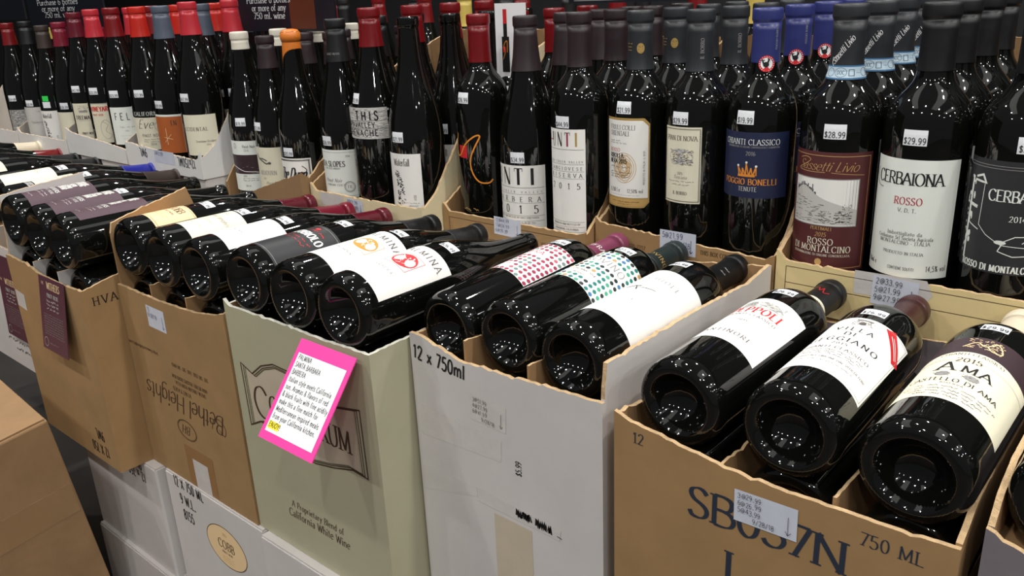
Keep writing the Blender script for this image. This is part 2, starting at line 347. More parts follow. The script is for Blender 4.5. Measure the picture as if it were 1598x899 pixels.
def bottle(sp, loc, label, group, turn=0, lying=False, yaw=0, pitch=0, price=None, full=True, tagang=0, tagb=None):
    S = SPEC[sp]; kind = S['kind']; r = RAD[kind]
    o = thing('wine_bottle', label, 'bottle', (0, 0, 0), group)
    M = Matrix.Translation(loc)
    if lying: M = M @ Matrix.Rotation(rad(yaw), 4, 'Z') @ Matrix.Rotation(rad(-90+pitch), 4, 'X') @ Matrix.Rotation(rad(turn), 4, 'Z')
    else: M = M @ Matrix.Rotation(rad(yaw), 4, 'Y') @ Matrix.Rotation(rad(pitch), 4, 'X') @ Matrix.Rotation(rad(turn), 4, 'Z')
    o.matrix_world = M @ Matrix.Diagonal((S['scale']*S['wide'], S['scale']*S['wide'], S['scale'], 1))
    link('glass_body', body_mesh(kind), o)
    if S['cap']:
        c = link('capsule', cap_mesh(kind, S['capz'], S['cap'], S['wax']), o)
        if S['neck']:
            k = ('n', sp)
            if k not in LM:
                p = Print(); S['neck'](p); LM[k] = p.cyl('capsule_print', .0158, None, 0, .00009, lambda b: prof_r(kind, b)+.0008)
            link('capsule_print', LM[k], c)
    if full and S['draw']:
        k = ('l', sp)
        if k not in LM:
            pa, pr = Print(), Print(); S['draw'](pa, pr)
            LM[k] = (pa.cyl('label', r, None, db=S['db']) if pa.v else None, pr.cyl('label_print', r, None, base=.00016, db=S['db']) if pr.v else None)
        l = link('label', LM[k][0], o) if LM[k][0] else o
        if LM[k][1]: link('label_print', LM[k][1], l)
    if price:
        txt, b, ang = price; b += S['db']; k = ('t', txt, round(b, 3), ang, kind)
        if k not in LM:
            pa, pr = Print(), Print(); A = rad(ang)*r
            pa.rect(A-.0105, b-.0075, A+.0105, b+.0075, 'tagwhite', 1, bs=.0015)
            if txt == 'green': pa.rect(A-.0085, b+.009, A+.0085, b+.022, 'stickgreen', 1)
            else: pr.text(txt, A, b-.0058, .0058, 'ink', 'sans', tr=.14, cond=.85)
            LM[k] = (pa.cyl('price_tag', r, None, 0, .00012, lambda z: prof_r(kind, z)), pr.cyl('price_print', r, None, 0, .0001, lambda z: prof_r(kind, z), .0003) if pr.v else None)
        t = link('price_tag', LM[k][0], o)
        if LM[k][1]: link('price_print', LM[k][1], t)
    return o

# ---- label drawings: (paper, print); a in metres of arc, b above bottle base
def d_tower(pa, pr):
    pa.rect(-.047, .062, .047, .168, 'blacklab')
    for b in (.163, .1605): pr.line([(-.045, b), (.045, b)], .0005, 'grey')
    pr.line([(-.034, .07), (-.034, .15)], .0028, 'offwhite'); pr.line([(-.036, .124), (-.024, .122)], .003, 'offwhite'); pr.line([(-.03, .150), (-.022, .153), (-.018, .146), (-.03, .147)], .002, 'offwhite')
    for i in range(26): pr.disc(-.034+R_.uniform(-.005, .005), R_.uniform(.068, .15), R_.uniform(.0005, .0018), R_.uniform(.001, .004), 'offwhite', 2, 6)
    pr.line([(-.019, .145), (-.02, .106), (-.012, .098), (.002, .09), (.02, .089), (.045, .092)], .0006, 'offwhite'); pr.line([(-.034, .106), (-.02, .101)], .001, 'offwhite')
    pr.line([(0, .084), (.012, .08), (.03, .082), (.044, .076)], .0008, 'offwhite'); pr.line([(0, .084), (.004, .094), (.012, .099), (.026, .1), (.018, .093)], .0008, 'offwhite')
    pr.disc(.001, .0925, .005, .002, 'offwhite', 2, 9)
    pr.text('CERBAIONA', .014, .131, .0105, 'offwhite', 'serif', fit=.056, tr=.04, wt=.13); pr.text('2014', .012, .113, .0052, 'offwhite', 'serif')
    pr.text('ROSSO DI MONTALCINO', 0, .064, .0062, 'offwhite', 'serif', cond=.75, wt=.2)
def d_cerb(pa, pr):
    pa.rect(-.0445, .043, .0445, .162, 'offwhite')
    pr.text('CERBAIONA', -.003, .137, .012, 'ink', 'serif', fit=.064, tr=.03, wt=.13); pr.line(cr([(-.038, .15), (-.041, .143), (-.036, .133), (-.028, .1315)]), .0006, 'ink')
    pr.text('ROSSO', 0, .1175, .0072, 'red', 'serif', fit=.025); pr.text('V. D. T.', 0, .110, .0038, 'inkgrey', 'serif')
    pr.text('Imbottigliato da', 0, .0865, .0036, 'inkgrey', 'serif', wt=.12); pr.text('Cerbaiona Srl Societa Agricola', 0, .0818, .0036, 'inkgrey', 'serif', cond=.8, wt=.12)
    pr.text('MONTALCINO - ITALIA', 0, .0771, .0036, 'inkgrey', 'serif', wt=.12); pr.text('PRODOTTO IN ITALIA', 0, .0665, .0030, 'inkgrey', 'serif')
    pr.text('CONTIENE SOLFITI', 0, .0505, .003, 'inkgrey', 'sans', cond=.7); pr.text('14,5% vol', .032, .0505, .0056, 'inkgrey', 'sans', cond=.6, wt=.1); pr.text('750ml e', -.034, .0512, .005, 'inkgrey', 'sans', cond=.6, wt=.1)
def d_rosso(pa, pr):
    pa.rect(-.047, .036, .047, .162, 'maroon')
    pr.frame(-.044, .039, .044, .158, .0006, 'gold')
    pr.text('Sassetti Livio', 0, .1425, .0098, 'gold', 'script', fit=.062, tr=.02, wt=.07, slant=.4)
    pr.line(cr([(-.03, .1535), (-.022, .1555), (-.016, .153), (-.022, .148), (-.032, .142), (-.02, .1405), (.0, .141)]), .0006, 'gold'); pr.line([(.006, .141), (.038, .1385)], .0005, 'gold')
    pr.rect(-.037, .084, .034, .1345, 'grey', 2); pr.rect(-.036, .085, .033, .1335, 'paper', 3)
    hill = lambda a: .116+.010*math.exp(-((a+.022)/.012)**2)-.014*max(0, (a+.01)/.043)
    pr.region(lambda a: .086, hill, -.036, .033, 'ltgrey', 4, 30)
    for i in range(20): x = -.033+i*.0013+R_.uniform(0, .0006); pr.rect(x, hill(x)-.001, x+R_.uniform(.0006, .0013), hill(x)+R_.uniform(.0006, .0032 if i % 4 else .0068), 'darkgrey', 5)
    pr.art(-.036, .087, .028, .118, 150, 'inkgrey', .00035, 5, lambda a, b: b < .95-.6*a)
    pr.art(-.004, .087, .027, .1, 70, 'ink', .0005, 5); pr.art(.018, .09, .028, .108, 40, 'darkgrey', .0008, 5)
    pr.text('PERTIMALI', 0, .0795, .0034, 'gold', 'serif'); pr.text('2015', 0, .0725, .0044, 'gold', 'serif', slant=.2)
    pr.text('ROSSO', 0, .0635, .0068, 'creamlab', 'serif'); pr.text('DI MONTALCINO', 0, .0555, .0068, 'creamlab', 'serif', cond=.92)
    pr.text('DENOMINAZIONE DI ORIGINE CONTROLLATA', 0, .051, .0024, 'creamlab', 'serif', cond=.95); pr.disc(0, .0445, .0035, .004, 'gold', 2, 8)
def n_sass(p):
    p.text('Sassetti Livio', .002, .2715, .0062, 'white', 'script', rot=.95, fit=.031, tr=.02, wt=.1)
    p.line(cr([(-.008, .2575), (-.010, .262), (-.005, .268), (-.003, .264)]), .0006, 'white')
    p.rect(-.046, .2445, .046, .2580, 'doc_edge', bs=.0015); p.rect(-.046, .2460, .046, .2565, 'doc_blue', 3, bs=.0015)
    for a in (-.010, -.022, .022): p.ring(a, 0.2513, .0038, .0042, .0005, 'darkgrey', 3, 16)
    for a in (0.0, .030): p.text('DOC', a, 0.2493, .0036, 'darkgrey', 'sans', layer=3, cond=.7); p.ring(a, 0.2513, .0052, .0046, .0004, 'darkgrey', 3, 16)
    for a in (.009, .039): p.frame(a-.002, .248, a+.0025, .254, .0005, 'darkgrey', 5); p.scrawl(a+.004, a+.009, .2505, .0012, 'darkgrey', layer=5)
def d_navy(pa, pr):
    pa.rect(-.047, .103, .047, .178, 'navy')
    pr.text('CHIANTI CLASSICO', 0, .164, .0062, 'offwhite', 'serif', wt=.11); pr.text('DENOMINAZIONE DI ORIGINE CONTROLLATA E GARANTITA', .002, .1605, .002, 'grey', 'serif', cond=.9); pr.text('2016', .002, .152, .0044, 'grey', 'serif')
    pr.line([(-.012, .129), (.008, .129)], .0028, 'orange'); 
    for a, h in ((-.012, .139), (-.0065, .1375), (-.002, .1425), (.0035, .138), (.009, .139)):
        pr.line([(a*.75-.0012, .129), (a, h)], .0016, 'orange'); pr.line([(a*.75+.0025, .129), (a, h)], .0012, 'orange')
    for a, h in ((-.012, .14), (-.002, .144), (.009, .14)): pr.disc(a, h, .0014, .0014, 'offwhite', 3, 8)
    pr.text('POGGIO BONELLI', 0, .1185, .0066, 'orange', 'serif', wt=.16); pr.text('TENUTE', 0, .111, .0048, 'ltgrey', 'serif')
def n_navy(p):
    for a in (.0065,):
        p.disc(a, .2585, .0088, .0088, 'redlab', 1, 24); p.disc(a, .2585, .0064, .0064, 'white', 2, 20)
        p.disc(a-.0005, .2575, .0032, .003, 'black', 3, 10); p.line([(a+.001, .259), (a+.0026, .263), (a+.001, .264)], .0018, 'black', 3); p.line([(a-.003, .258), (a-.0045, .2625), (a-.002, .262)], .0014, 'black', 3); p.line([(a, .256), (a, .253)], .0008, 'black', 3)
        for i in range(20):
            t = i*math.pi/10; p.disc(a+.0076*math.cos(t), .2585+.0076*math.sin(t), .0005, .0005, 'white', 2, 5)
    p.text('POGGIO BONELLI', .0185, .286, .0026, 'grey', 'serif', rot=math.pi/2)
def d_pian(pa, pr):
    pa.rect(-.0265, .086, .0245, .178, 'creamlab')
    for b in (.0885, .1755):
        for i in range(25): pr.disc(-.0245+i*.00195, b, .0009, .0006, 'ink', 2, 6, .6)
    for a in (-.0248, .0228):
        for i in range(44): pr.disc(a, .09+i*.00195, .0009, .0006, 'ink', 2, 6, .6)
    pr.text('PIAN DI NOVA', -.001, .162, .0056, 'ink', 'serif', fit=.041, tr=.07, wt=.11)
    pr.disc(-.001, .143, .0165, .0095, 'ltgrey', 2); pr.art(-.017, .133, .014, .152, 170, 'inkgrey', .00035, 3); pr.art(-.012, .134, .012, .146, 60, 'darkgrey', .0005, 3)
    pr.text('2015', -.001, .121, .003, 'inkgrey', 'serif'); pr.text('Toscana', -.001, .116, .004, 'inkgrey', 'script'); pr.scrawl(-.018, .017, .112, .0015); pr.scrawl(-.012, .012, .108, .0015); pr.text('IL BORRO', -.001, .0965, .0038, 'ink', 'serif', cond=.9)
def n_borro(p):
    p.text('IL BORRO', .0125, .262, .0042, 'grey', 'serif', rot=math.pi/2, al='l')
def d_friuli(pa, pr):
    ch = lambda a: max(0, a-.0255)
    pa.region(lambda a: .070+ch(a), lambda a: .1835-ch(a), -.034, .0325, 'goldleaf', 1, 30)
    pr.region(lambda a: .083+ch(a+.002)*0, lambda a: .1805-ch(a+.002), -.032, .0305, 'paper', 1, 30)
    pr.region(lambda a: .072+max(0, a-.025), lambda a: .081, -.032, .0305, 'gold', 1, 30)
    pr.text('FRIULI COLLI', -.024, .169, .0056, 'ink', 'serif', 'l', fit=.038, tr=.06, wt=.11); pr.text('ORIENTALI', -.024, .1615, .0056, 'ink', 'serif', 'l', fit=.03, tr=.06, wt=.11)
    pr.scrawl(-.024, -.004, .154, .0018); pr.scrawl(-.024, .004, .151, .0018)
    for i in range(14): pr.ring(-.001+R_.uniform(-.006, .006), .121+R_.uniform(-.006, .006), R_.uniform(.004, .0135), R_.uniform(.004, .0155), .0005, 'gold', 2, 20)
    for i in range(5): pr.ring(-.001, .121, .006+i*.0026, .007+i*.003, .0007, 'gold', 2, 28)
    pr.text('ROSSO', -.024, .141, .0046, 'red', 'serif', 'l', layer=3); pr.text('RIBOLLA', -.024, .1335, .0056, 'ink', 'serif', 'l', cond=.8, layer=3, wt=.2); pr.text('NERA 2015', -.024, .1265, .0056, 'ink', 'serif', 'l', cond=.75, layer=3, wt=.2)
    for b in (.121, .114, .111, .108): pr.scrawl(-.024, .008, b, .002, layer=3, m='inkbrown')
    pr.text('0,750 l e', -.024, .0895, .0052, 'inkgrey', 'serif', 'l', cond=.6); pr.text('12,50% vol', .004, .0895, .0046, 'inkgrey', 'serif', 'l', cond=.7); pr.scrawl(-.024, .02, .0855, .001)
    pr.text('PRODOTTO IN ITALIA - L 16101', .0265, .1, .0024, 'ink', 'sans', 'l', rot=math.pi/2); pr.scrawl(-.02, .02, .0765, .0018, 'ink'); pr.scrawl(-.01, .01, .0735, .0014, 'ink')
def n_friuli(p):
    p.disc(.0085, .273, .0048, .0062, 'goldleaf', 1, 18); p.art(.0045, .268, .012, .278, 24, 'cap_char', .0006, 2)
    for i in range(3): p.scrawl(-.010, -.002, .278-i*.004, .0014, 'gold', layer=1)
def unti(pr, top, size, hw, mid, yr, cols=('ink', 'ink', 'ink', 'ink')):
    xs = (-.74, -.27, .24, .74); k = min(1, hw*.86*.42/size)
    for i, c in enumerate('UNTI'):
        x = xs[i]*hw*.86
        if c == 'U': pr.line([(x-size*.22*k, top), (x-size*.22*k, top-size*.6)], size*.24*k, cols[i]); pr.line(cr([(x-size*.22*k, top-size*.55), (x-size*.12*k, top-size*.96), (x+size*.12*k, top-size*.98), (x+size*.25*k, top-size*.6), (x+size*.25*k, top)]), size*.04, cols[i])
        if c == 'N': pr.line([(x-size*.3*k, top), (x-size*.3*k, top-size)], size*.04, cols[i]); pr.line([(x-size*.3*k, top), (x+size*.3*k, top-size)], size*.22*k, cols[i]); pr.line([(x+size*.34*k, top), (x+size*.34*k, top-size)], size*.04, cols[i])
        if c == 'T': pr.line([(x, top), (x, top-size)], size*.24*k, cols[i] if cols[i] != 'ink' else 'ink'); pr.line([(x-size*.36*k, top-size*.02), (x+size*.36*k, top-size*.02)], size*.05, 'ink'); pr.line([(x-size*.36*k, top), (x-size*.36*k, top-size*.2)], size*.03, 'ink'); pr.line([(x+size*.36*k, top), (x+size*.36*k, top-size*.2)], size*.03, 'ink')
        if c == 'I': pr.line([(x, top), (x, top-size)], size*.25*k, cols[i])
    def spread(s, b, sz, m='ink', st='serif'):
        n = len(s)
        for i, c in enumerate(s): pr.text(c, (-1+2*(i+.5)/n)*hw*.97, b, sz, m, st)
    b = top-size-.004
    pr.line([(-hw, b), (hw, b)], .0004, 'ink')
    for s, dy, sz in mid:
        b -= dy; spread(s, b, sz); pr.line([(-hw, b-.0018), (hw, b-.0018)], .0003, 'ink')
    b -= yr[0]; spread('2015', b, yr[1]); return b
def d_untib(pa, pr):
    H = .0485; pa.rect(-H, .018, H, .108, 'paper')
    b = unti(pr, .1045, .0235, .046, [('DRY CREEK VALLEY', .0075, .0028), ('BARBERA', .0125, .0068)], (.0165, .0112))
    for k, s in enumerate(('PRODUCED AND BOTTLED BY UNTI VINEYARDS', 'HEALDSBURG CALIFORNIA  14.2% BY VOL')): pr.text(s, 0, b-.0075-k*.0075, .0024, 'ink', 'serif', tr=.2); pr.line([(-.046, b-.0035-k*.0075), (.046, b-.0035-k*.0075)], .0003, 'ink')
def d_untir(pa, pr):
    H = .0295; pa.rect(-H, .024, H, .164, 'paper')
    b = unti(pr, .16, .018, .0275, [('DRY CREEK VALLEY', .0175, .0028), ('SANGIOVESE', .0095, .0042), ('RISERVA', .0095, .0052)], (.0155, .0075), ('darkgrey', 'ink', 'dot_a', 'goldleaf'))
    pr.rect(-.0275, .149, -.0195, .15, 'red', 3)
    for k, s in enumerate(('PRODUCED AND BOTTLED BY', 'HEALDSBURG CALIFORNIA', 'ALC. 14.2% BY VOL')): pr.text(s, 0, .037-k*.007, .0025, 'ink', 'serif', tr=.12); pr.line([(-.0275, .0415-k*.007), (.0275, .0415-k*.007)], .0003, 'ink')
def d_swirl(pa, pr):
    pr.line(cr([(-.022, .148), (-.027, .128), (-.024, .116), (-.015, .118), (-.004, .133), (.012, .145), (.02, .145), (.012, .13), (.004, .112), (.006, .094), (.016, .08), (.03, .078), (.036, .083)]), .0022, 'orange', step=.0015)
    pr.line(cr([(-.021, .146), (-.026, .128), (-.023, .117)]), .0008, 'cap_yellow', 3); pr.rect(-.018, .113, -.001, .131, 'redlab', 1); pr.scrawl(-.014, .014, .036, .0042, 'goldleaf')
def d_water(pa, pr):
    pa.rect(-.026, .030, .036, .112, 'paper'); pr.text('Waterfall', .004, .094, .0105, 'inkgrey', 'script', cond=.62, tr=.03, slant=.02)
    for i in range(70):
        t = R_.random(); a = -.006+.014*math.sin(t*2.4)*.5+R_.uniform(-.008, .008)*(.5+t*.5); b = .086-.05*t
        pr.disc(a, b, .0022, .0007, 'ink', 2, 6, R_.choice((.5, -.5, 2.2)))
    pr.text('20', .0235, .047, .0034, 'inkgrey', 'sans'); pr.text('15', .0235, .0425, .0034, 'inkgrey', 'sans'); pr.scrawl(.006, .03, .0375, .0016); pr.text('Waterfall', .02, .033, .0026, 'inkgrey', 'script')
def d_this(pa, pr):
    pa.rect(-.05, .132, .05, .178, 'ltgrey')
    pr.art(-.05, .134, .047, .176, 260, 'grey', .0007, 1); pr.art(-.05, .134, .047, .176, 160, 'paper', .0008, 1)
    pr.text('THIS', .017, .160, .0125, 'ink', 'sans', tr=.42, cond=.8, wt=.17); pr.text('NAPAVALLEY', 0, .149, .0078, 'ink', 'sans', tr=.2, cond=.9, wt=.15); pr.text('GRENACHE', .004, .1365, .009, 'ink', 'sans', tr=.25, cond=.9, wt=.15)
    for b in (.1585, .1472): pr.line([(-.05, b), (.05, b)], .0005, 'inkgrey')
def d_slopes(pa, pr):
    pa.rect(-.05, .026, .05, .104, 'offwhite'); pr.frame(-.048, .029, .047, .1, .0005, 'grey')
    pr.text('2016', .034, .0925, .003, 'inkgrey', 'serif'); pr.text('SEA SLOPES', .0035, .077, .0088, 'inkgrey', 'serif', cond=.8, wt=.19); pr.text('FORT ROSS WINERY', .004, .0725, .0028, 'inkgrey', 'serif')
    pr.text('Pinot Noir', .004, .0515, .006, 'inkgrey', 'script'); pr.text('SONOMA COAST', .008, .0455, .0032, 'inkgrey', 'serif', tr=.25)
    pr.ring(.033, .044, .0085, .0085, .0009, 'inkgrey'); pr.ring(.033, .044, .0066, .0066, .0005, 'inkgrey'); pr.text('FR', .033, .0415, .005, 'inkgrey', 'serif')
def n_slopes(p): p.text('FORT ROSS', .006, .2635, .003, 'grey', 'serif')
def d_dunn(pa, pr):
    pa.rect(-.045, .016, .045, .083, 'paper')
    for b in (.0795, .02):
        for i in range(44): pr.disc(-.042+i*.00195, b, .002, .0007, 'ink', 2, 6, 1.0)
    for a in (-.042, .041):
        for i in range(30): pr.disc(a, .021+i*.002, .002, .0007, 'ink', 2, 6, .4)
    pr.text('The Dunn', .004, .046, .02, 'ink', 'script', cond=.6, wt=.16, tr=.02); pr.line([(-.035, .043), (.035, .041)], .001, 'ink'); pr.text('Pinot Noir', .004, .028, .008, 'ink', 'serif', cond=.7, wt=.2)
    pr.line(cr([(.028, .07), (.036, .062), (.03, .054), (.035, .046)]), .0014, 'ink')
def d_bird(pa, pr):
    pa.rect(-.024, .014, .044, .098, 'creamlab'); 
    pr.line(cr([(-.012, .086), (-.006, .077), (.004, .072), (.012, .068), (.02, .07)]), .0026, 'inkgrey'); pr.line(cr([(-.004, .077), (.006, .0765), (.014, .073)]), .0022, 'darkgrey'); pr.disc(.019, .069, .0035, .0025, 'inkgrey', 2, 10)
    pr.text('ADJOURN', .012, .047, .0078, 'grey', 'serif', cond=.8, tr=.15); pr.text('2015', .004, .0385, .003, 'grey', 'serif'); pr.text('Pinot Noir', .02, .029, .005, 'inkgrey', 'script')
def d_three(pa, pr):
    pa.rect(-.03, .008, .047, .102, 'offwhite'); pr.rect(-.03, .04, .047, .076, 'mauve', 1)
    pr.line([(-.03, .056), (-.01, .052), (.01, .045), (.03, .044), (.047, .041)], .0012, 'paper'); pr.art(-.02, .055, .046, .075, 40, 'purple', .0009, 2); pr.art(-.02, .042, .04, .056, 20, 'grey', .0005, 2)
    pr.text('D', -.006, .088, .009, 'inkgrey', 'light'); pr.text('Pinot Noir', .012, .089, .0052, 'ink', 'sans', 'l', cond=.8); pr.text('2016', .014, .0825, .004, 'grey', 'sans', 'l')
    for b in (.03, .0265): pr.scrawl(.004, .036, b, .002)
    pr.text('2016', .006, .0345, .003, 'inkgrey', 'sans', 'l'); pr.text('750 ml', .008, .016, .003, 'inkgrey', 'sans', 'l')
def d_ental(pa, pr):
    pa.rect(-.01, .028, .056, .105, 'creamlab'); pr.text('OCCIDENTAL', .012, .075, .0066, 'inkbrown', 'serif', tr=.25, cond=.9); pr.text('Freestone-Occidental', .034, .053, .004, 'inkgrey', 'serif', cond=.8); pr.text('2016', .036, .047, .003, 'inkgrey', 'serif'); 
def d_terra(pa, pr):
    pa.rect(-.02, .028, .05, .105, 'offwhite'); pr.rect(-.02, .028, .0455, .101, 'terracotta', 1); pr.text('EN', .03, .084, .009, 'inkbrown', 'serif', cond=.8); pr.line([(.012, .078), (.012, .045)], .0009, 'peach'); pr.line([(.006, .06), (.024, .056)], .0009, 'peach'); pr.line([(.006, .05), (.022, .066)], .0007, 'peach')
def d_eve(pa, pr):
    pa.rect(-.03, .026, .056, .093, 'creamlab'); pa.rect(-.03, .095, .056, .106, 'black'); pr.text('CALIFORNIA', .024, .0972, .0075, 'offwhite', 'serif', tr=.25)
    pr.text('Eve', .016, .071, .018, 'inkgrey', 'script', wt=.08); pr.ring(.045, .074, .0095, .0095, .0008, 'grey'); pr.art(.038, .067, .05, .081, 26, 'grey', .0006)
    pr.text('PINOT NOIR', .026, .053, .006, 'inkgrey', 'sans', cond=.8, tr=.2); pr.scrawl(.01, .046, .0465, .0024); pr.scrawl(.008, .046, .042, .0024); pr.text('2014', .028, .0355, .0046, 'inkgrey', 'serif')
def d_fel(pa, pr):
    pa.rect(-.006, .034, .058, .114, 'offwhite'); pr.text('FEL', .022, .087, .0145, 'inkgrey', 'sans', tr=.45, cond=.8); pr.scrawl(.014, .046, .07, .003, 'grey'); pr.text('2015', .028, .062, .003, 'grey', 'serif'); pr.scrawl(.012, .05, .052, .0018, 'ltgrey'); pr.scrawl(.018, .044, .046, .0018, 'ltgrey')
    for t in range(-2, 3): pr.disc(.052+.002*t, .0535, .0016, .0045, 'redlab', 2, 8, -.45*t)
def d_vine(pa, pr):
    pa.rect(-.004, .03, .062, .118, 'creamlab')
    for i in range(30): pr.disc(-.003+i*.0022, .1175, .0009, .0012, 'grey', 2, 6)
    pr.text('VINEYARDS', .022, .101, .0098, 'redlab', 'serif', cond=.75, wt=.2); pr.text('PINOT NOIR', .012, .0905, .0044, 'redlab', 'sans', cond=.8)
    pr.ring(.026, .06, .012, .021, .0007, 'grey'); pr.line(cr([(.02, .078), (.03, .07), (.024, .058), (.034, .048)]), .0007, 'grey')
def d_man(pa, pr):
    pa.rect(-.01, .03, .048, .115, 'creamlab'); pr.art(.006, .098, .03, .11, 40, 'inkgrey', .0008); pr.rect(.008, .094, .028, .099, 'grey', 1); pr.text('FREEMAN', .017, .078, .0088, 'inkgrey', 'serif', cond=.8, wt=.19); pr.line([(.002, .075), (.036, .075)], .0005, 'grey'); pr.text('PINOT NOIR', .02, .043, .005, 'inkgrey', 'serif', cond=.8, wt=.2)
def d_plain(pa, pr):
    pa.rect(-.02, .02, .055, .112, 'creamlab'); pr.scrawl(.015, .04, .04, .004, 'ltgrey'); pr.text('13', .03, .035, .006, 'grey', 'sans')
def d_chard(pa, pr):
    pa.rect(-.02, .02, .055, .112, 'ltgrey'); pr.text('Chardonnay', .02, .072, .006, 'grey', 'sans', cond=.8); pr.scrawl(.022, .036, .1, .003, 'grey')
def d_hillgrey(pa, pr):
    pa.rect(-.01, .02, .05, .1, 'grey'); pr.art(-.01, .036, .048, .098, 110, 'ltgrey', .0016, 1); pr.art(-.01, .036, .048, .098, 60, 'darkgrey', .0016, 1); pr.rect(-.01, .02, .05, .034, 'black', 1); pr.scrawl(.005, .045, .024, .005, 'offwhite')
# lying bottles
def d_peppoli(pa, pr):
    pa.region(lambda a: .0625, lambda a: .168+.003*(1-(a/.042)**2), -.042, .042, 'paper', 1, 28)
    for i in range(6): pr.disc(-.006+R_.uniform(-.014, .016), .152+R_.uniform(-.003, .006), R_.uniform(.005, .01), R_.uniform(.002, .004), 'ltgrey', 1, 12)
    pr.art(-.02, .147, .02, .16, 110, 'grey', .0006, 2); pr.line([(-.022, .147), (.024, .147)], .0005, 'grey')
    pr.text('PEPPOLI', 0, .131, .0128, 'redlab', 'serif', cond=.75, tr=.14, layer=3); pr.text('CHIANTI CLASSICO', 0, .1225, .0042, 'inkgrey', 'serif', tr=.2); pr.scrawl(-.02, .02, .1185, .0014, 'ltgrey'); pr.text('2015', 0, .1075, .0036, 'inkgrey', 'serif', tr=.25)
    pr.art(-.005, .09, .003, .097, 14, 'inkgrey', .0006); pr.text('ANTINORI', 0, .0775, .0062, 'inkgrey', 'serif', tr=.32)
def n_peppoli(p):
    p.rect(-.048, .2455, .048, .2585, 'amalab', 1, bs=.0015); p.text('CONSORZIO', .012, .249, .0042, 'inkgrey', 'sans', layer=4, cond=.7); p.frame(-.008, .248, -.002, .256, .0008, 'doc_edge', 4); p.frame(.029, .248, .035, .256, .0008, 'doc_edge', 4)
    p.line(cr([(-.008, .281), (-.003, .288), (.001, .279), (.003, .287), (.006, .276), (.011, .282)]), .0012, 'red', 1)
def d_villa(pa, pr):
    pa.rect(-.048, .042, .046, .165, 'paper'); pr.frame(-.046, .045, .044, .162, .0004, 'grey')
    pr.art(-.008, .147, .01, .157, 60, 'inkgrey', .0007); pr.line([(-.006, .159), (.008, .159)], .002, 'inkgrey'); pr.disc(.001, .151, .003, .004, 'inkgrey', 2, 8)
    pr.text('VILLA', 0, .1315, .0076, 'ink', 'serif', cond=.9, tr=.4); pr.text('DI', 0, .1195, .007, 'ink', 'serif', tr=.3); pr.text('GEGGIANO', 0, .105, .0082, 'ink', 'serif', cond=.95, tr=.3)
    pr.text('2015', 0, .0965, .0042, 'ink', 'serif', tr=.3); pr.text('CHIANTI CLASSICO', 0, .0865, .0048, 'inkgrey', 'serif', tr=.2)
    for i, b in enumerate((.0805, .0765, .0725)): pr.scrawl(-.03+i*.004, .03-i*.004, b, .0022)
    pr.text('IMBOTTIGLIATO ALL ORIGINE DAL VITICOLTORE', 0, .0645, .003, 'inkgrey', 'serif', cond=.85); pr.scrawl(-.026, .026, .058, .0018)
    pr.line([(.0225, .1635), (.0445, .128)], .0095, 'redlab', 3, step=.002); pr.line([(.026, .156), (.041, .132)], .0008, 'paper', 4, step=.0018); pr.line([(.0285, .156), (.0425, .1335)], .0006, 'paper', 4, step=.0018)
def d_ama(pa, pr):
    pa.rect(-.052, .046, .052, .17, 'amalab'); pr.region(lambda a: .133+.0, lambda a: .17, -.052, .052, 'mauve', 1, 30)
    pr.region(lambda a: .119, lambda a: .119+.017*math.sqrt(max(0, 1-(a/.052)**2)), -.052, .052, 'amalab', 2, 30)
    pr.art(-.012, .145, .016, .166, 60, 'peach', .0009, 3); pr.line(cr([(-.012, .148), (-.004, .158), (.003, .152), (.010, .163), (.016, .15), (.009, .147), (.004, .154)]), .0012, 'peach', 3)
    pr.text('CHIANTI CLASSICO', 0, .1295, .0042, 'inkbrown', 'serif', tr=.12, layer=3, arc=-3.5); pr.text('2015', 0, .1155, .0074, 'inkbrown', 'serif', tr=.12, layer=3)
    pr.text('A', -.0115, .097, .0165, 'ink', 'serif', layer=3); pr.text('MA', .0098, .097, .0122, 'ink', 'serif', layer=3, tr=.16)
    for a in (-.011, .009): pr.disc(a, .09, .0055, .0042, 'grey', 2, 10); pr.art(a-.007, .086, a+.005, .094, 30, 'inkgrey', .0005, 3)
    pr.text('CASTELLO DI AMA', 0, .0765, .0058, 'ink', 'serif', tr=.14, layer=3); pr.text('RISERVA', 0, .0715, .0026, 'inkgrey', 'serif', tr=.3)
    for i, b in enumerate((.0655, .0605, .0555, .051)): pr.scrawl(-.036+i*.005, .036-i*.005, b, .0022)
def dots(pr, a0, a1, b0, b1, cols_, keep):
    na = int((a1-a0)/.0068); nb = int((b1-b0)/.0072)
    for i in range(na+1):
        for j in range(nb+1):
            a = a0+(a1-a0)*i/na; b = b0+(b1-b0)*j/nb
            if keep(a, b): pr.disc(a, b, .0026, .0026, R_.choice(cols_), 2, 12)
def d_pinkdots(pa, pr):
    pa.rect(-.046, .09, .036, .182, 'paper')
    dots(pr, -.043, .033, .093, .179, ['dot_a', 'dot_a', 'dot_a', 'dot_b', 'dot_c'], lambda a, b: not (-.03 < a < .016 and .146 < b < .16) and not (-.03 < a < .004 and .1 < b < .116))
    pr.text('CIFRA', -.006, .1495, .0085, 'dot_b', 'serif', tr=.2); pr.scrawl(-.026, 0, .107, .003, 'inkgrey')
def n_cifra(p): p.text('CIFRA', .004, .258, .0075, 'paper', 'serif', tr=.2)
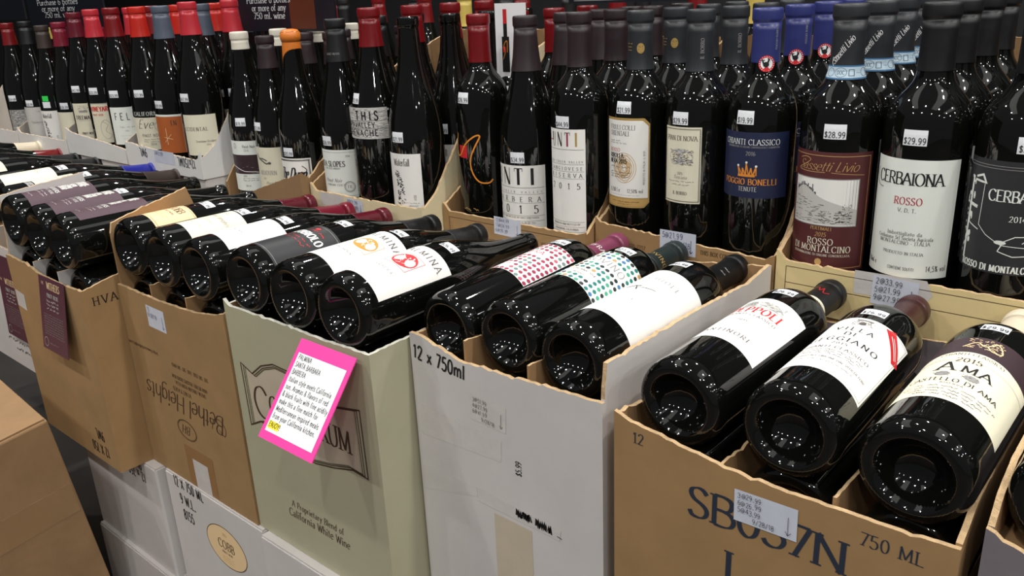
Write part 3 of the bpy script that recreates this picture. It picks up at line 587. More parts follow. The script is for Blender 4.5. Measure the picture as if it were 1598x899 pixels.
def d_tealdots(pa, pr):
    pa.rect(-.047, .093, .047, .183, 'paper')
    dots(pr, -.044, .044, .096, .18, ['dot_t', 'dot_k', 'dot_t', 'dot_g', 'dot_k', 'dot_o', 'doc_edge'], lambda a, b: not (-.034 < a < .034 and .146 < b < .163) and not (-.02 < a < .02 and .104 < b < .124))
    pr.text('CROVINO', 0, .1485, .0105, 'grey', 'serif', tr=.2); pr.text('TOSCANA 2014', 0, .117, .0036, 'inkgrey', 'serif'); pr.text('ROSSO', 0, .108, .0034, 'inkgrey', 'serif')
def n_crov(p): p.text('CROVINO', .002, .258, .0072, 'goldleaf', 'serif', tr=.2)
def d_whitebig(pa, pr):
    pa.rect(-.058, .042, .058, .169, 'paper'); pr.text('MACCHIOLE', 0, .139, .0066, 'grey', 'serif', tr=.4)
    pr.line([(-.012, .107), (-.004, .1155), (.0, .1175)], .0016, 'ink'); pr.line([(-.004, .1155), (.0005, .106), (-.002, .112), (.016, .118)], .0009, 'ink')
    pr.text('2014', .006, .083, .0036, 'grey', 'serif', tr=.3); pr.text('BOLGHERI ROSSO', 0, .062, .004, 'ltgrey', 'serif', tr=.4)
def n_macch(p):
    for b in (.262, .272): p.scrawl(.008, .016, b, .0022, 'ltgrey', layer=1)
def d_olo(pa, pr):
    pa.rect(-.075, .02, .065, .12, 'charcoal'); 
    for b in (.023, .116): pr.line([(-.07, b), (.062, b)], .0006, 'grey')
    pr.text('NEBBIOLO', .002, .083, .0115, 'offwhite', 'serif', cond=.75, wt=.2); pr.scrawl(-.008, .02, .1, .0036, 'redlab'); pr.disc(.0, .108, .004, .003, 'redlab', 2, 8)
    pr.scrawl(-.02, .026, .073, .003, 'redlab'); pr.scrawl(-.016, .024, .066, .003, 'redlab')
def palmina(ink):
    def d(pa, pr):
        pa.rect(-.05, .02 if ink == 'redlab' else .037, .037, .128 if ink == 'redlab' else .147, 'paper'); o = 0 if ink == 'redlab' else .019
        pr.text('PALMINA', 0, .108+o, .0098, 'inkgrey', 'serif', tr=.32, cond=.95, wt=.12)
        pr.frame(-.0155, .068+o, .0165, .1+o, .0006, ink); pr.disc(.0005, .084+o, .0148, .0145, ink, 2, 22)
        for i in range(16):
            t, q = R_.uniform(0, 6.28), R_.uniform(.003, .0115); x_, y_ = .0005+q*math.cos(t), .084+o+q*math.sin(t)
            pr.line(cr([(x_, y_), (x_+R_.uniform(-.003, .003), y_+R_.uniform(-.003, .003)), (x_+R_.uniform(-.004, .004), y_+R_.uniform(-.004, .004))]), .0007, 'paper', 3)
        (pr.text('BARBERA', -.002, .051+o, .0044, 'grey', 'serif', tr=.4) if ink == 'redlab' else pr.scrawl(-.02, .018, .051+o, .0036, 'grey')); pr.scrawl(-.02, .02, .034+o, .002, 'ltgrey')
    return d
def d_cobb(pa, pr):
    pa.rect(-.04, .03, .031, .092, 'peach'); pr.line([(-.038, .0895), (.031, .0895)], .0005, 'ink'); pr.line([(-.038, .033), (.031, .033)], .0005, 'ink'); pr.text('COBB', .004, .071, .0118, 'inkbrown', 'serif', cond=.8, tr=.05, wt=.1); pr.text('PINOT NOIR', .006, .062, .003, 'inkbrown', 'serif'); pr.scrawl(-.006, .02, .052, .0018, 'gold'); pr.scrawl(-.004, .018, .047, .0018, 'gold')
def d_faint(pa, pr):
    pa.rect(-.04, .032, .036, .115, 'creamlab'); pr.text('Bethel Heights', .006, .083, .0075, 'grey', 'script', cond=.7); pr.art(-.008, .099, .006, .108, 20, 'inkgrey', .0008); pr.text('Pinot Noir', .008, .068, .004, 'ltgrey', 'serif'); pr.text('Willamette Valley', .008, .05, .003, 'ltgrey', 'serif')
def d_faint2(pa, pr):
    pa.rect(-.044, .03, .034, .116, 'paper'); pr.text('PINOT NOIR', .004, .06, .003, 'grey', 'serif'); pr.disc(-.005, .09, .004, .0025, 'ltgrey', 2, 10)
def d_map(pa, pr):
    pa.rect(-.045, .022, .034, .126, 'purple')
    for a, b, c, d_ in ((-.006, .078, .012, .095), (-.006, .096, .01, .104), (-.008, .106, .013, .121)):
        pr.rect(a, b, c, d_, 'ltgrey', 1); pr.art(a-.003, b, c, d_, 18, 'purple', .0012, 2); pr.art(a-.003, b, c, d_, 10, 'offwhite', .001, 3)
    pr.text('WITHERS', .004, .066, .0064, 'offwhite', 'serif', cond=.8); pr.text('PINOT NOIR', .004, .058, .0048, 'ltgrey', 'serif', cond=.8); pr.scrawl(-.012, .02, .05, .0028, 'ltgrey'); pr.scrawl(-.012, .02, .044, .0028, 'ltgrey'); pr.scrawl(-.002, .014, .03, .0024, 'ltgrey')
def d_rhys(pa, pr):
    pa.rect(-.045, .05, .035, .118, 'creamlab'); pa.rect(-.045, .038, .035, .048, 'grey'); pr.art(0, .1, .022, .112, 24, 'inkgrey', .0009); pr.scrawl(-.006, .02, .088, .0034, 'grey'); pr.scrawl(-.004, .02, .07, .0028, 'grey'); pr.scrawl(-.01, .02, .041, .004, 'darkgrey')
def d_cream2(pa, pr):
    pa.rect(-.045, .03, .036, .118, 'creamlab'); pr.scrawl(-.006, .02, .09, .004, 'grey'); pr.scrawl(-.004, .018, .07, .0028, 'ltgrey')

B_, G_ = 'bdx', 'bgy'
spec('tower', B_, 'cap_black', .254, d_tower, 1.03, db=0.012, wide=1.05); spec('cerb', B_, 'cap_black', .254, d_cerb, 1.03, db=0.012, wide=1.05); spec('rosso', B_, 'cap_char', .2435, d_rosso, 1.03, neck=n_sass, db=0.012, wide=1.05)
spec('navy', B_, 'cap_navy', .259, d_navy, 1.0, neck=n_navy, db=0.008); spec('pian', B_, 'cap_char', .247, d_pian, 1.0, neck=n_borro, db=0.008); spec('friuli', B_, 'cap_char', .247, d_friuli, 1.0, neck=n_friuli, db=0.008)
spec('untir', B_, 'cap_plum', .25, d_untir, 1.0, db=0.011); spec('untib', G_, 'cap_plum', .245, d_untib, .99, db=0.013); spec('swirl', B_, 'cap_red', .252, d_swirl, 1.0, db=0.008)
spec('water', G_, None, 0, d_water, 1.0, db=0.014); spec('this', G_, 'cap_red', .262, d_this, 1.02); spec('slopes', G_, 'cap_black', .252, d_slopes, .995, neck=n_slopes, db=0.014)
spec('dunn', G_, 'cap_orange', .288, d_dunn, .95, True, db=0.022); spec('bird', G_, 'cap_plum', .26, d_bird, .93, db=0.023); spec('three', G_, 'cap_white', .286, d_three, .95, db=0.022)
spec('ental', G_, 'cap_coral', .258, d_ental, 0.945, wide=1.03, db=.01); spec('terra', G_, 'cap_slate', .255, d_terra, 0.93, wide=1.03, db=0.006); spec('eve', G_, 'cap_brightred', .258, d_eve, 0.93, wide=1.03, db=0.006)  # ental capsule takes the lighter coral red, its stronger light put into colour
spec('fel', G_, 'cap_red', .258, d_fel, 0.93, wide=1.03); spec('vine', G_, 'cap_coral', .258, d_vine, 0.925, wide=1.03); spec('man', G_, 'cap_maroon', .262, d_man, 0.91, wide=1.03); spec('plain', G_, 'cap_wine', .262, d_plain, .92)
spec('white8', G_, 'cap_brown', .262, d_water, .9); spec('chard', G_, 'cap_black', .262, d_chard, .93); spec('hill', G_, 'cap_red', .262, d_hillgrey, .92); spec('hilly', G_, 'cap_yellow', .27, d_hillgrey, .92)
spec('peppoli', B_, 'cap_black', .2445, d_peppoli, 1, neck=n_peppoli); spec('villa', B_, 'cap_darkbrown', .246, d_villa, 1.0); spec('ama', B_, 'cap_cream', .242, d_ama, 1.02)
spec('pink', B_, 'cap_mauve', .247, d_pinkdots, .99, neck=n_cifra); spec('teal', B_, 'cap_green', .247, d_tealdots, .99, neck=n_crov); spec('bigwhite', B_, 'cap_black', .24, d_whitebig, 1.0, neck=n_macch)
spec('olo', G_, 'cap_black', .25, d_olo, 1.0); spec('palm_o', G_, 'cap_black', .25, palmina('orange'), 1.0); spec('palm_r', G_, None, 0, palmina('redlab'), 1.0)
spec('cobb', G_, 'cap_maroon', .25, d_cobb, 1); spec('faint', G_, 'cap_wine', .25, d_faint, 1); spec('faint2', G_, 'cap_maroon', .25, d_faint2, 1)
spec('map', G_, None, 0, d_map, .98); spec('rhys', G_, 'cap_brown', .24, d_rhys, .98); spec('cream2', G_, 'cap_blue', .245, d_cream2, .98); spec('redlie', G_, 'cap_red', .25, d_cream2, .98); spec('creamlie', G_, 'cap_cream', .25, None, .98); spec('darklie', G_, 'cap_black', .25, d_cream2, .98)
spec('bare', G_, 'cap_black', .25, None); spec('bareb', B_, 'cap_black', .25, None); spec('far_red', G_, 'cap_red', .26, None); spec('far_dark', B_, 'cap_black', .25, None); spec('far_yellow', B_, 'cap_yellow', .25, None)

# ---------------------------------------------------------------- the setting
FZ = -.63
struct('floor', *box_data(-9.1, 9, -6, 4, FZ-.1, FZ), 'floor')
struct('wall_back', *box_data(-9, 9, 3.6, 3.7, FZ, 3.9), 'wallpaint')
struct('wall_left', *box_data(-9.1, -9, -6, 3.7, FZ, 3.9), 'wallpaint')

# ---------------------------------------------------------------- cardboard cases
T = .0042
def torn(pts, amp=.0016, step=.0055):
    out = [pts[0]]
    for (a0, b0), (a1, b1) in zip(pts, pts[1:]):
        n = max(1, int(math.hypot(a1-a0, b1-b0)/step))
        for k in range(1, n+1):
            j = (amp*.45 if R_.random() < .85 else amp*1.3) if k < n else amp*.2
            out.append((a0+(a1-a0)*k/n+R_.uniform(-j, j)*.4, b0+(b1-b0)*k/n+R_.uniform(-j, j)))
    return out
def panel(name, O, U, V, poly, mo, mi, me, parent, t=T):
    """cardboard sheet: poly (u,v) anticlockwise seen from outside, thickness t inwards"""
    O, U, V = Vector(O), Vector(U).normalized(), Vector(V).normalized(); N = U.cross(V); n = len(poly)
    v = [O+U*a+V*b for a, b in poly]+[O+U*a+V*b-N*t for a, b in poly]
    f = [tuple(range(n)), tuple(reversed(range(n, 2*n)))]+[(i, i+n, (i+1) % n+n, (i+1) % n) for i in range(n)]
    return link(name, new_mesh(name, v, f, [mo, mi, me], [0, 1]+[0 if i in (0, 1, n-1) else 2 for i in range(n)]), parent)
def case(label, x0, x1, yf, dep, z0, front, right, left, back, mats, group=None, div=None, pad=None, amp=.0016, name='wine_case'):
    mo, mi, me = mats
    o = thing(name, label, 'box', ((x0+x1)/2, yf+dep/2, z0), group)
    inv = Vector((-(x0+x1)/2, -(yf+dep/2), -z0)); W = x1-x0
    def pan(nm, O, U, V, poly, t=T, ms=None):
        a, b, c = ms or mats
        q = panel(nm, Vector(O)+inv, U, V, poly, a, b, c, o, t); return q
    def strip(tops, L):
        tp = torn(sorted(tops), amp); return [(0, 0), (L, 0)]+[(a, b-z0) for a, b in reversed(tp)]
    pan('front_panel', (x0, yf, z0), (1, 0, 0), (0, 0, 1), strip([(a*W, b) for a, b in front], W))
    pan('side_panel', (x1, yf+T, z0), (0, 1, 0), (0, 0, 1), strip([(a*(dep-2*T), b) for a, b in right], dep-2*T))
    pan('side_panel', (x0, yf+dep-T, z0), (0, -1, 0), (0, 0, 1), strip([((1-a)*(dep-2*T), b) for a, b in left], dep-2*T))
    pan('back_panel', (x1, yf+dep, z0), (-1, 0, 0), (0, 0, 1), strip([((1-a)*W, b) for a, b in back], W))
    v, f = box_data(x0+T, x1-T, yf+T, yf+dep-T, z0, z0+T)
    link('base_panel', new_mesh('base_panel', [Vector(p)+inv for p in v], f, [mi]), o)
    if pad:
        v, f = box_data(x0+T, x1-T, yf+T, yf+dep-T, pad-.004, pad)
        link('inner_pad', new_mesh('inner_pad', [Vector(p)+inv for p in v], f, ['kraft_in']), o)
    for d in div or []:
        x, zt = d[0], d[1]; L = dep-2*T-.004; zb = pad or z0+T
        pan('divider', (x, yf+T+.002, zb), (0, 1, 0), (0, 0, 1), [(0, 0), (L, 0)]+[(a, b-zb) for a, b in reversed(torn([(0, zt), (L*.3, zt-.004), (L, zt-.006)], .002))], .0026, (mi, mi, me) if len(d) < 3 else d[2])
    o['_inv'] = 0
    return o
def stamp(o, p, plane, name, parent=None, off=.00012):
    """put a Print on a plane given in world coordinates, as a part of case o"""
    inv = -Vector(o.location); O, U, V = plane
    me = p.plane(name, Vector(O)+inv, U, V, off)
    return link(name, me, parent or o)
FRONT = lambda y: ((0, y, 0), (1, 0, 0), (0, 0, 1))
RIGHT = lambda x: ((x, 0, 0), (0, 1, 0), (0, 0, 1))
def sticker(o, plane, cx, cz, w_, h_, lines, rot=0, size=.0052, arrow=True, paper='stickpaper', ink='penblue', off=.00015, shear=0):
    c, s = math.cos(rot), math.sin(rot)
    pa, pr = Print(), Print()
    v = [(cx+a*c-b*s, cz+a*s+b*c) for a, b in ((-w_/2, -h_/2), (w_/2, -h_/2), (w_/2, h_/2), (-w_/2, h_/2))]
    pa.add(v, [(0, 1, 2, 3)], paper, 1)
    for i, ln in enumerate(lines):
        b = h_/2-size*1.35-i*size*1.45; a = -w_/2+w_*.07+(w_*.25 if ln[0] == '>' else 0)
        pr.text(ln.lstrip('>'), cx+a*c-b*s, cz+a*s+b*c, size, ink, 'hand', 'l', rot=rot, cond=.85, tr=.16, layer=1)
    if arrow:
        g = lambda a, b: (cx+a*w_*c-b*h_*s, cz+a*w_*s+b*h_*c)
        pr.line([g(.37, .2), g(.37, -.36)], size*.1, ink, 1); pr.line([g(.33, -.25), g(.37, -.37), g(.42, -.27)], size*.1, ink, 1)
    k = stamp(o, pa, plane, 'price_sticker', None, off); stamp(o, pr, plane, 'handwriting', k, off*2.4)
def carton(label, x0, x1, y0, y1, z0, z1, m, group=None, seam=True, parent_prints=None, tapem='tape'):
    o = thing('carton', label, 'box', ((x0+x1)/2, (y0+y1)/2, z0), group); inv = -Vector(o.location)
    def part(nm, dat, mm): return link(nm, new_mesh(nm, [Vector(p)+inv for p in dat[0]], dat[1], [mm]), o)
    b = .003; v = []
    for z in (z0, z1):
        v += [(x0+b, y0, z), (x1-b, y0, z), (x1, y0+b, z), (x1, y1-b, z), (x1-b, y1, z), (x0+b, y1, z), (x0, y1-b, z), (x0, y0+b, z)]
    f = [tuple(reversed(range(8)))]+[(i, (i+1) % 8, (i+1) % 8+8, i+8) for i in range(8)]+[tuple(range(8, 16))]
    part('body', (v, f), m)
    ym = (y0+y1)/2
    part('top_flap', box_data(x0+.002, x1-.002, y0+.0015, ym-.001, z1, z1+.003), m); part('top_flap', box_data(x0+.002, x1-.002, ym+.001, y1-.0015, z1, z1+.003), m)
    if seam: part('tape_strip', box_data(x0+.004, x1-.004, ym-.025, ym+.025, z1+.003, z1+.0034), tapem)
    return o
KR = ('kraft', 'kraft_in', 'kraft_edge'); KD = ('kraft_dark', 'kraft_in', 'kraft_edge'); WH = ('whitecard', 'whitecard_in', 'white_edge'); WK = ('whitecard', 'kraft_in', 'kraft_edge')
TW = ('whitecard_lit', 'whitecard_in', 'white_edge'); CR = ('cream', 'kraft_in', 'kraft_edge'); CS = ('creamside', 'kraft_in', 'kraft_edge'); SG = ('sage', 'kraft_in', 'sage_edge'); GR = ('greycard', 'kraft_in', 'kraft_edge'); BW = ('kraft', 'whitecard', 'kraft_edge')

# lower tier cartons under the front row
GLOW = 'cartons stacked under the front row'
LB = carton('white carton at the lower left below the kraft case with the purple tag', -.75, -.49, -.100, .19, -.195, -.0035, 'whitecard', GLOW)
LC = carton('white carton with a tan oval label, below the kraft case', -.484, -.226, -.0885, .22, -.31, -.0035, 'whitecard', GLOW)
LD = carton('white carton under the sage green case', -.222, .036, -.095, .23, -.31, -.0035, 'whitecard', GLOW)
LE = carton('kraft carton under the white case with dotted-label bottles', .040, .30, -.025, .30, -.31, -.0035, 'kraft', GLOW)
LF = carton('kraft carton under the case lettered in large blue capitals', .305, .565, -.035, .29, -.31, -.0035, 'kraft', GLOW)
LG = carton('kraft carton under the grey case at the right', .57, .86, -.035, .29, -.31, -.0035, 'kraft', GLOW)
LA = carton('pale carton in the shadow below the white case at the far left', -1.06, -.79, .02, .2, -.31, .0555, 'kraft_dark', GLOW)
LLB = carton('white carton at the bottom, under the lower left white carton', -.745, -.488, -.108, .19, -.62, -.1985, 'whitecard', GLOW)
plat = link('display_platform', new_mesh('display_platform', *box_data(-1.75, .9, -.08, .68, FZ, -.3135), ['floor'])); plat['kind'] = 'structure'
# support cartons of the rear row
REAR = [('a', .280, .549, .31), ('b', .03, .276, .31), ('c', -.232, .026, .29), ('d', -.502, -.24, .25), ('e', -.748, -.508, .235)]
SUP = ['kraft', 'kraft', 'kraft', 'kraft', 'kraft']
SL = ['kraft carton under the cream case with the maroon-label bottle', 'kraft carton under the case with the navy-label bottle', 'white carton top behind the sage green case, under the kraft case',
      'kraft carton under the cream case with the red-capsule bottle', 'kraft carton under the case with the orange wax bottle']
for (n, a, b, y), lb in zip(REAR, SL): carton(lb, a, b, .246 if n == 'c' else y+.002, y+.35, -.313, .2965, 'whitecard' if n == 'c' else 'kraft', 'cartons under the rear row')
for a, b, lb in ((-1.035, -.755, 'white carton under the right white tray of burgundy bottles'), (-1.312, -1.042, 'white carton under the middle white tray of burgundy bottles'), (-1.59, -1.319, 'white carton under the left white tray of burgundy bottles'), (-1.87, -1.6, 'white carton under the leftmost tray of bottles')):
    zt = .3515 if a > -1.32 else .3295
    oo = carton(lb, a, b, .205, .55, -.313, zt, 'whitecard', 'cartons under the rear row')
    p = Print(); p.text('12 X 750 ML', (a+b)/2-.02, zt-.026, .014, 'ink', 'sans', cond=.75); stamp(oo, p, FRONT(.205), 'case_print')

# prints on the lower cartons
p = Print(); p.text('12 X 750 ML', -0.458, -.018, .017, 'ink', 'sans', 'l', cond=.62, wt=.12); p.text('9 W.L.', -0.448, -.046, .017, 'ink', 'sans', 'l', cond=.62, wt=.12); p.text('8155', -0.446, -.073, .017, 'ink', 'sans', 'l', cond=.62, wt=.12)
stamp(LC, p, FRONT(-.0885), 'case_print')
p = Print(); p.disc(-.333, -.075, .051, .034, 'peach', 1, 40); p.ring(-.333, -.075, .051, .034, .0012, 'inkbrown', 2, 48); p.text('2013', -.333, -.056, .0045, 'gold', 'serif'); p.text('COBB', -.333, -.079, .0145, 'inkbrown', 'serif', cond=.9); p.text('PINOT NOIR', -.333, -.087, .0038, 'inkbrown', 'serif')
for i in range(3): p.scrawl(-.348, -.318, -.094-i*.004, .0018, 'gold')
stamp(LC, p, FRONT(-.0885), 'oval_label')
p = Print(); p.text('12 x 750ml', -.565, -.022, .016, 'ink', 'sans', rot=math.pi, cond=.7); p.text('9WL', -.55, -.002, .016, 'ink', 'sans', rot=math.pi, cond=.7); stamp(LB, p, FRONT(-.100), 'case_print')

# ---- front row cases (left to right)
GF = 'front row of open wine cases'
CZ2 = case('leftmost open case, with a cream-capsuled bottle lying in it', -1.70, -1.43, -.10, .30, .06, [(0, .29), (1, .29)], [(0, .29), (1, .30)], [(0, .29), (1, .30)], [(0, .3), (1, .3)], WK, GF, pad=.24)
CZ = case('open kraft case at the far left, with a red-capsuled bottle lying in it', -1.425, -1.13, -.10, .30, .06, [(0, .28), (1, .28)], [(0, .28), (1, .31)], [(0, .28), (1, .30)], [(0, .31), (1, .31)], KR, GF, pad=.24)
CA = case('white case at the left edge with a blue-capsuled bottle in it', -1.06, -.815, -.11, .305, .06, [(0, .29), (1, .285)], [(0, .285), (1, .31)], [(0, .28), (1, .30)], [(0, .31), (1, .315)], WH, GF, pad=.24)
CB = case('kraft case with a purple tag and white lining, beside the script-lettered case', -.785, -.523, -.135, .33, .0, [(0, .298), (.3, .296), (.45, .288), (.75, .286), (1, .288)], [(0, .288), (.12, .297), (.4, .31), (1, .31)], [(0, .298), (.02, .39), (.2, .397), (.42, .402), (.45, .35), (1, .31)], [(0, .31), (1, .315)], BW, GF, [(-.693, .3), (-.606, .3)], .262)
CC = case('kraft case printed with upside-down black script lettering', -.5205, -.241, -.085, .31, .0, [(0, .286), (.4, .284), (.75, .288), (.93, .296), (1, .302)], [(0, .302), (1, .31)], [(0, .36), (.012, .374), (.1, .381), (.3, .394), (.40, .401), (.43, .372), (.5, .32), (1, .31)], [(0, .315), (1, .32)], KR, GF, [(-.432, .3), (-.339, .3)], .255)
CD = case('sage green case with a bordered nameplate and a pink-edged card', -.238, .0295, -.083, .325, .0, [(0, .322), (.05, .315), (.4, .316), (.7, .315), (1, .317)], [(0, .317), (.2, .318), (1, .322)], [(0, .315), (1, .315)], [(0, .32), (1, .32)], SG, GF, [(-.149, .3), (-.06, .3)], .26)
EY = -.03; EX = lambda a: .0345+.9474*a; EZ = lambda b: .0347+.9474*b
CE = case('white case with handwritten sticker, holding bottles with dotted labels', .033, .277, EY, .335, .0, [(0, .325), (.08, .324), (.3, .310), (.55, .312), (.8, .314), (1, .316)], [(0, .318), (.012, .351), (.5, .350), (.85, .345), (1, .352)], [(0, .322), (.3, .322), (1, .32)], [(0, .33), (.5, .335), (1, .35)], WK, GF, [(.108, .331), (.19, .326)], .245)
CF = case('kraft case lettered in large dark blue capitals at lower right', .294, .566, -.037, .333, .0, [(0, .318), (.06, .312), (.27, .304), (.42, .3), (.46, .297), (.8, .298), (1, .3)], [(0, .302), (.1, .318), (.5, .33), (1, .335)], [(0, .316), (.2, .306), (1, .31)], [(0, .30), (1, .31)], KR, GF, [(.391, .296), (.482, .303)], .245)
CG = case('grey case cut off by the right edge, next to the kraft case', .577, .86, -.03, .33, .0, [(0, .318), (.15, .300), (1, .30)], [(0, .30), (1, .33)], [(0, .318), (.05, .335), (.15, .345), (1, .345)], [(0, .32), (1, .32)], GR, GF, pad=.2975)
for c_ in CF.children:
    if c_.name.startswith('back_panel'): c_.data.materials[1] = MATS['greycard']
# case E left part lies behind the sage case
# prints: case E
p = Print(); p.text('12 x 750ml', EX(.002), EZ(.278), .0152, 'ink', 'sans', 'l', fit=.074, wt=.15, tr=.1, rot=-.09); stamp(CE, p, FRONT(EY), 'case_print')
sticker(CE, FRONT(EY), EX(.111), EZ(.241), .047, .028, ['3@51.99', '4@27.99', '6@41.99', '>9/28/18'], -.05, .0045, ink='inkgrey', paper='tape')
p = Print()
EP = lambda q: [(EX(x), EZ(z)) for x, z in q]
for q in ([(.008, .222), (.128, .214), (.126, .188), (.006, .183)], [(.002, .141), (.088, .143), (.088, .131), (.0, .108)]): p = Print(); p.add(EP(q), [(3, 2, 1, 0)], 'tape', 1); stamp(CE, p, FRONT(EY), 'tape_strip')
p = Print(); p.add(EP([(.112, .0), (.165, .0), (.165, .119), (.112, .12)]), [(0, 1, 2, 3)], 'beigetape', 1); stamp(CE, p, FRONT(EY), 'tape_strip'); p = Print(); p.add(EP([(.09, .126), (.202, .123), (.204, .136), (.091, .143)]), [(0, 1, 2, 3)], 'tape', 2)
stamp(CE, p, FRONT(EY), 'tape_strip')
p = Print()
for a0, a1 in ((.1445, .166), (.171, .193)):
    x = a0; q = []
    while x < a1: q.append((EX(x), EZ(.1345-(x-.144)*.06+(.0045 if len(q) % 2 else -.0045)*R_.uniform(.7, 1.2)))); x += .0013
    p.line(q, .002, 'ink', 4)
p.text('$5.99', EX(.154), EZ(.181), .0072, 'ink', 'sans', 'l', rot=math.pi/2, cond=.7); p.line(EP([(.199, .128), (.205, .127)]), .0008, 'ink', 4)
stamp(CE, p, FRONT(EY), 'marker_scribble', None, .00012)
# case F
p = Print(); p.text('12', .313, .294, .0098, 'navyink', 'serif', 'l', wt=.12)
p.text('SB037N', .367, .246, .0275, 'navyink', 'serif', 'l', fit=.129, wt=.15, tr=.06); p.text('L', .402, .198, .0275, 'navyink', 'serif', 'l', wt=.17); p.text('750 ML', .503, .277, .0105, 'navyink', 'serif', 'l', fit=.043, wt=.11)
stamp(CF, p, FRONT(-.037), 'case_print')
sticker(CF, FRONT(-.037), .4325, .272, .051, .028, ['3@29.99', '6@26.99', '5@43.99', '>9/28/18'], .02, .0044, ink='ink', off=.00035)
# case D
p = Print()
hw = lambda a: None
pl = [(-.221, .243), (-.198, .234), (-.176, .25), (-.150, .259), (-.115, .258), (-.09, .246), (-.036, .239), (.004, .247), (.006, .164), (-.02, .166), (-.055, .156), (-.09, .149), (-.13, .152), (-.16, .166), (-.196, .170), (-.219, .158), (-.221, .243)]
cxp, czp = -.108, .203
for k, (sc, wd) in enumerate(((1, .0018), (.955, .0012), (.925, .0009))): p.line([(cxp+(a-cxp)*sc, czp+(b-czp)*sc) for a, b in pl], wd, 'inkbrown', 2)
p.add([(cxp+(a-cxp)*.9, czp+(b-czp)*.9) for a, b in pl[:-1]], [tuple(reversed(range(16)))], 'beigetape', 1)
p.text('C', -.187, .178, .042, 'inkbrown', 'serif', fit=.03, wt=.1, layer=3); p.text('ONUNDRUM', -.094, .186, .028, 'inkbrown', 'serif', fit=.152, tr=.04, wt=.12, layer=3)
p.text('A Proprietary Blend of', -.103, .066, .0092, 'inkbrown', 'script', tr=.12, slant=.12, wt=.1, fit=.1); p.text('California White Wine', -.103, .05, .0115, 'inkbrown', 'script', tr=.1, slant=.12, wt=.1, fit=.118)
stamp(CD, p, FRONT(-.083), 'case_print')
# case C
p = Print(); PI = math.pi
p.text('http://www.bethelheights.com', -.478, .201, .005, 'inkbrown', 'serif', rot=PI); p.text('6060 BETHEL HEIGHTS ROAD N.W.', -.36, .178, .0052, 'inkbrown', 'serif', rot=PI, cond=.85); p.text('SALEM, OREGON 97304 U.S.A.', -.36, .169, .0052, 'inkbrown', 'serif', rot=PI, cond=.85); p.text('(503) 581-2262  FAX (503) 581-0943', -.352, .196, .0052, 'inkbrown', 'serif', rot=PI, cond=.85)
p.text('VINEYARD', -.385, .158, .006, 'inkbrown', 'serif', rot=PI, tr=.4); p.text('Bethel Heights', -.385, .147, .029, 'inkbrown', 'script', rot=PI, fit=.205, tr=.02, wt=.09, slant=.3)
p.line(cr([(-.3, .124), (-.288, .118), (-.283, .13), (-.294, .14), (-.31, .136), (-.318, .12)]), .001, 'inkbrown', 2); p.ring(-.392, .093, .025, .0155, .0009, 'inkbrown'); p.ring(-.392, .093, .0235, .014, .0005, 'inkbrown'); p.text('BH', -.392, .1, .014, 'inkbrown', 'script', rot=PI)
stamp(CC, p, FRONT(-.085), 'case_print')
sticker(CC, FRONT(-.085), -.42, .255, .048, .032, ['12', '9/28/18'], -.02, .006)
p = Print(); p.add([(-.41, .002), (-.335, .002), (-.335, .066), (-.41, .066)], [(0, 1, 2, 3)], 'browntape', 1); stamp(CC, p, FRONT(-.085), 'tape_strip'); p = Print(); p.add([(-.392, .001), (-.352, .001), (-.352, .048), (-.392, .048)], [(0, 1, 2, 3)], 'tape', 2); stamp(CC, p, FRONT(-.085), 'tape_strip')
# case B
p = Print(); p.text('9WL', -.572, .056, .0165, 'ink', 'sans', rot=PI, cond=.62); p.text('12 X 750', -.580, .03, .0165, 'ink', 'sans', rot=PI, cond=.62); stamp(CB, p, FRONT(-.135), 'case_print')
p = Print(); p.text('HVA', -.122, .263, .0125, 'ink', 'serif', 'l', tr=.3); stamp(CB, p, RIGHT(-.523), 'case_print')
sticker(CB, FRONT(-.135), -.765, .226, .034, .028, [], -.1, arrow=False, paper='tape')
# case A
p = Print(); p.scrawl(-.96, -.84, .105, .006, 'inkgrey'); p.scrawl(-.93, -.84, .09, .006, 'inkgrey')
for i in range(5): p.line([(-.845+i*.003, .19-i*.01), (-.832+i*.003, .18-i*.01)], .0026, 'ink')
stamp(CA, p, FRONT(-.11), 'case_print')

# ---- rear row cases
GB = 'rear row of cut-down wine cases'
def rear(label, x0, x1, yf, z0, lip, mats, amp=.0018, slope=.17, bz=.575, fr=None, dep=.355):
    return case(label, x0, x1, yf, dep, z0, fr or [(0, lip+.012), (.05, lip), (.95, lip), (1, lip+.004)], [(0, lip), (.08, lip+.02), (.3, lip+.12), (.5, lip+slope), (1, bz)], [(0, lip+.01), (.1, lip+.03), (.3, lip+.12), (.5, lip+slope), (1, bz)], [(0, bz), (1, bz)], mats, GB, amp=amp)
R1 = rear('cream case with ruled border, under the maroon and white label bottles', .280, .549, .31, .30, .357, CR)
R2 = rear('cut-down kraft case holding the navy-label bottle', .03, .278, .31, .30, .355, KR, fr=[(0, .372), (.03, .365), (.5, .358), (.95, .353), (1, .36)])
R3 = rear('cut-down kraft case holding the bottles with giant black capitals', -.234, .027, .29, .30, .349, KR)
R4 = rear('cream case holding the bottle with a red capsule and stone-like label', -.504, -.237, .25, .30, .357, CS, bz=.59)
R5 = case('kraft case holding the bottle with orange wax top, front flap rising to the right', -.748, -.508, .235, .355, .30, [(0, .313), (.1, .318), (.5, .348), (1, .386)], [(0, .386), (.04, .375), (.3, .45), (1, .5)], [(0, .345), (.06, .372), (.2, .40), (1, .5)], [(0, .5), (1, .5)], KD, GB)

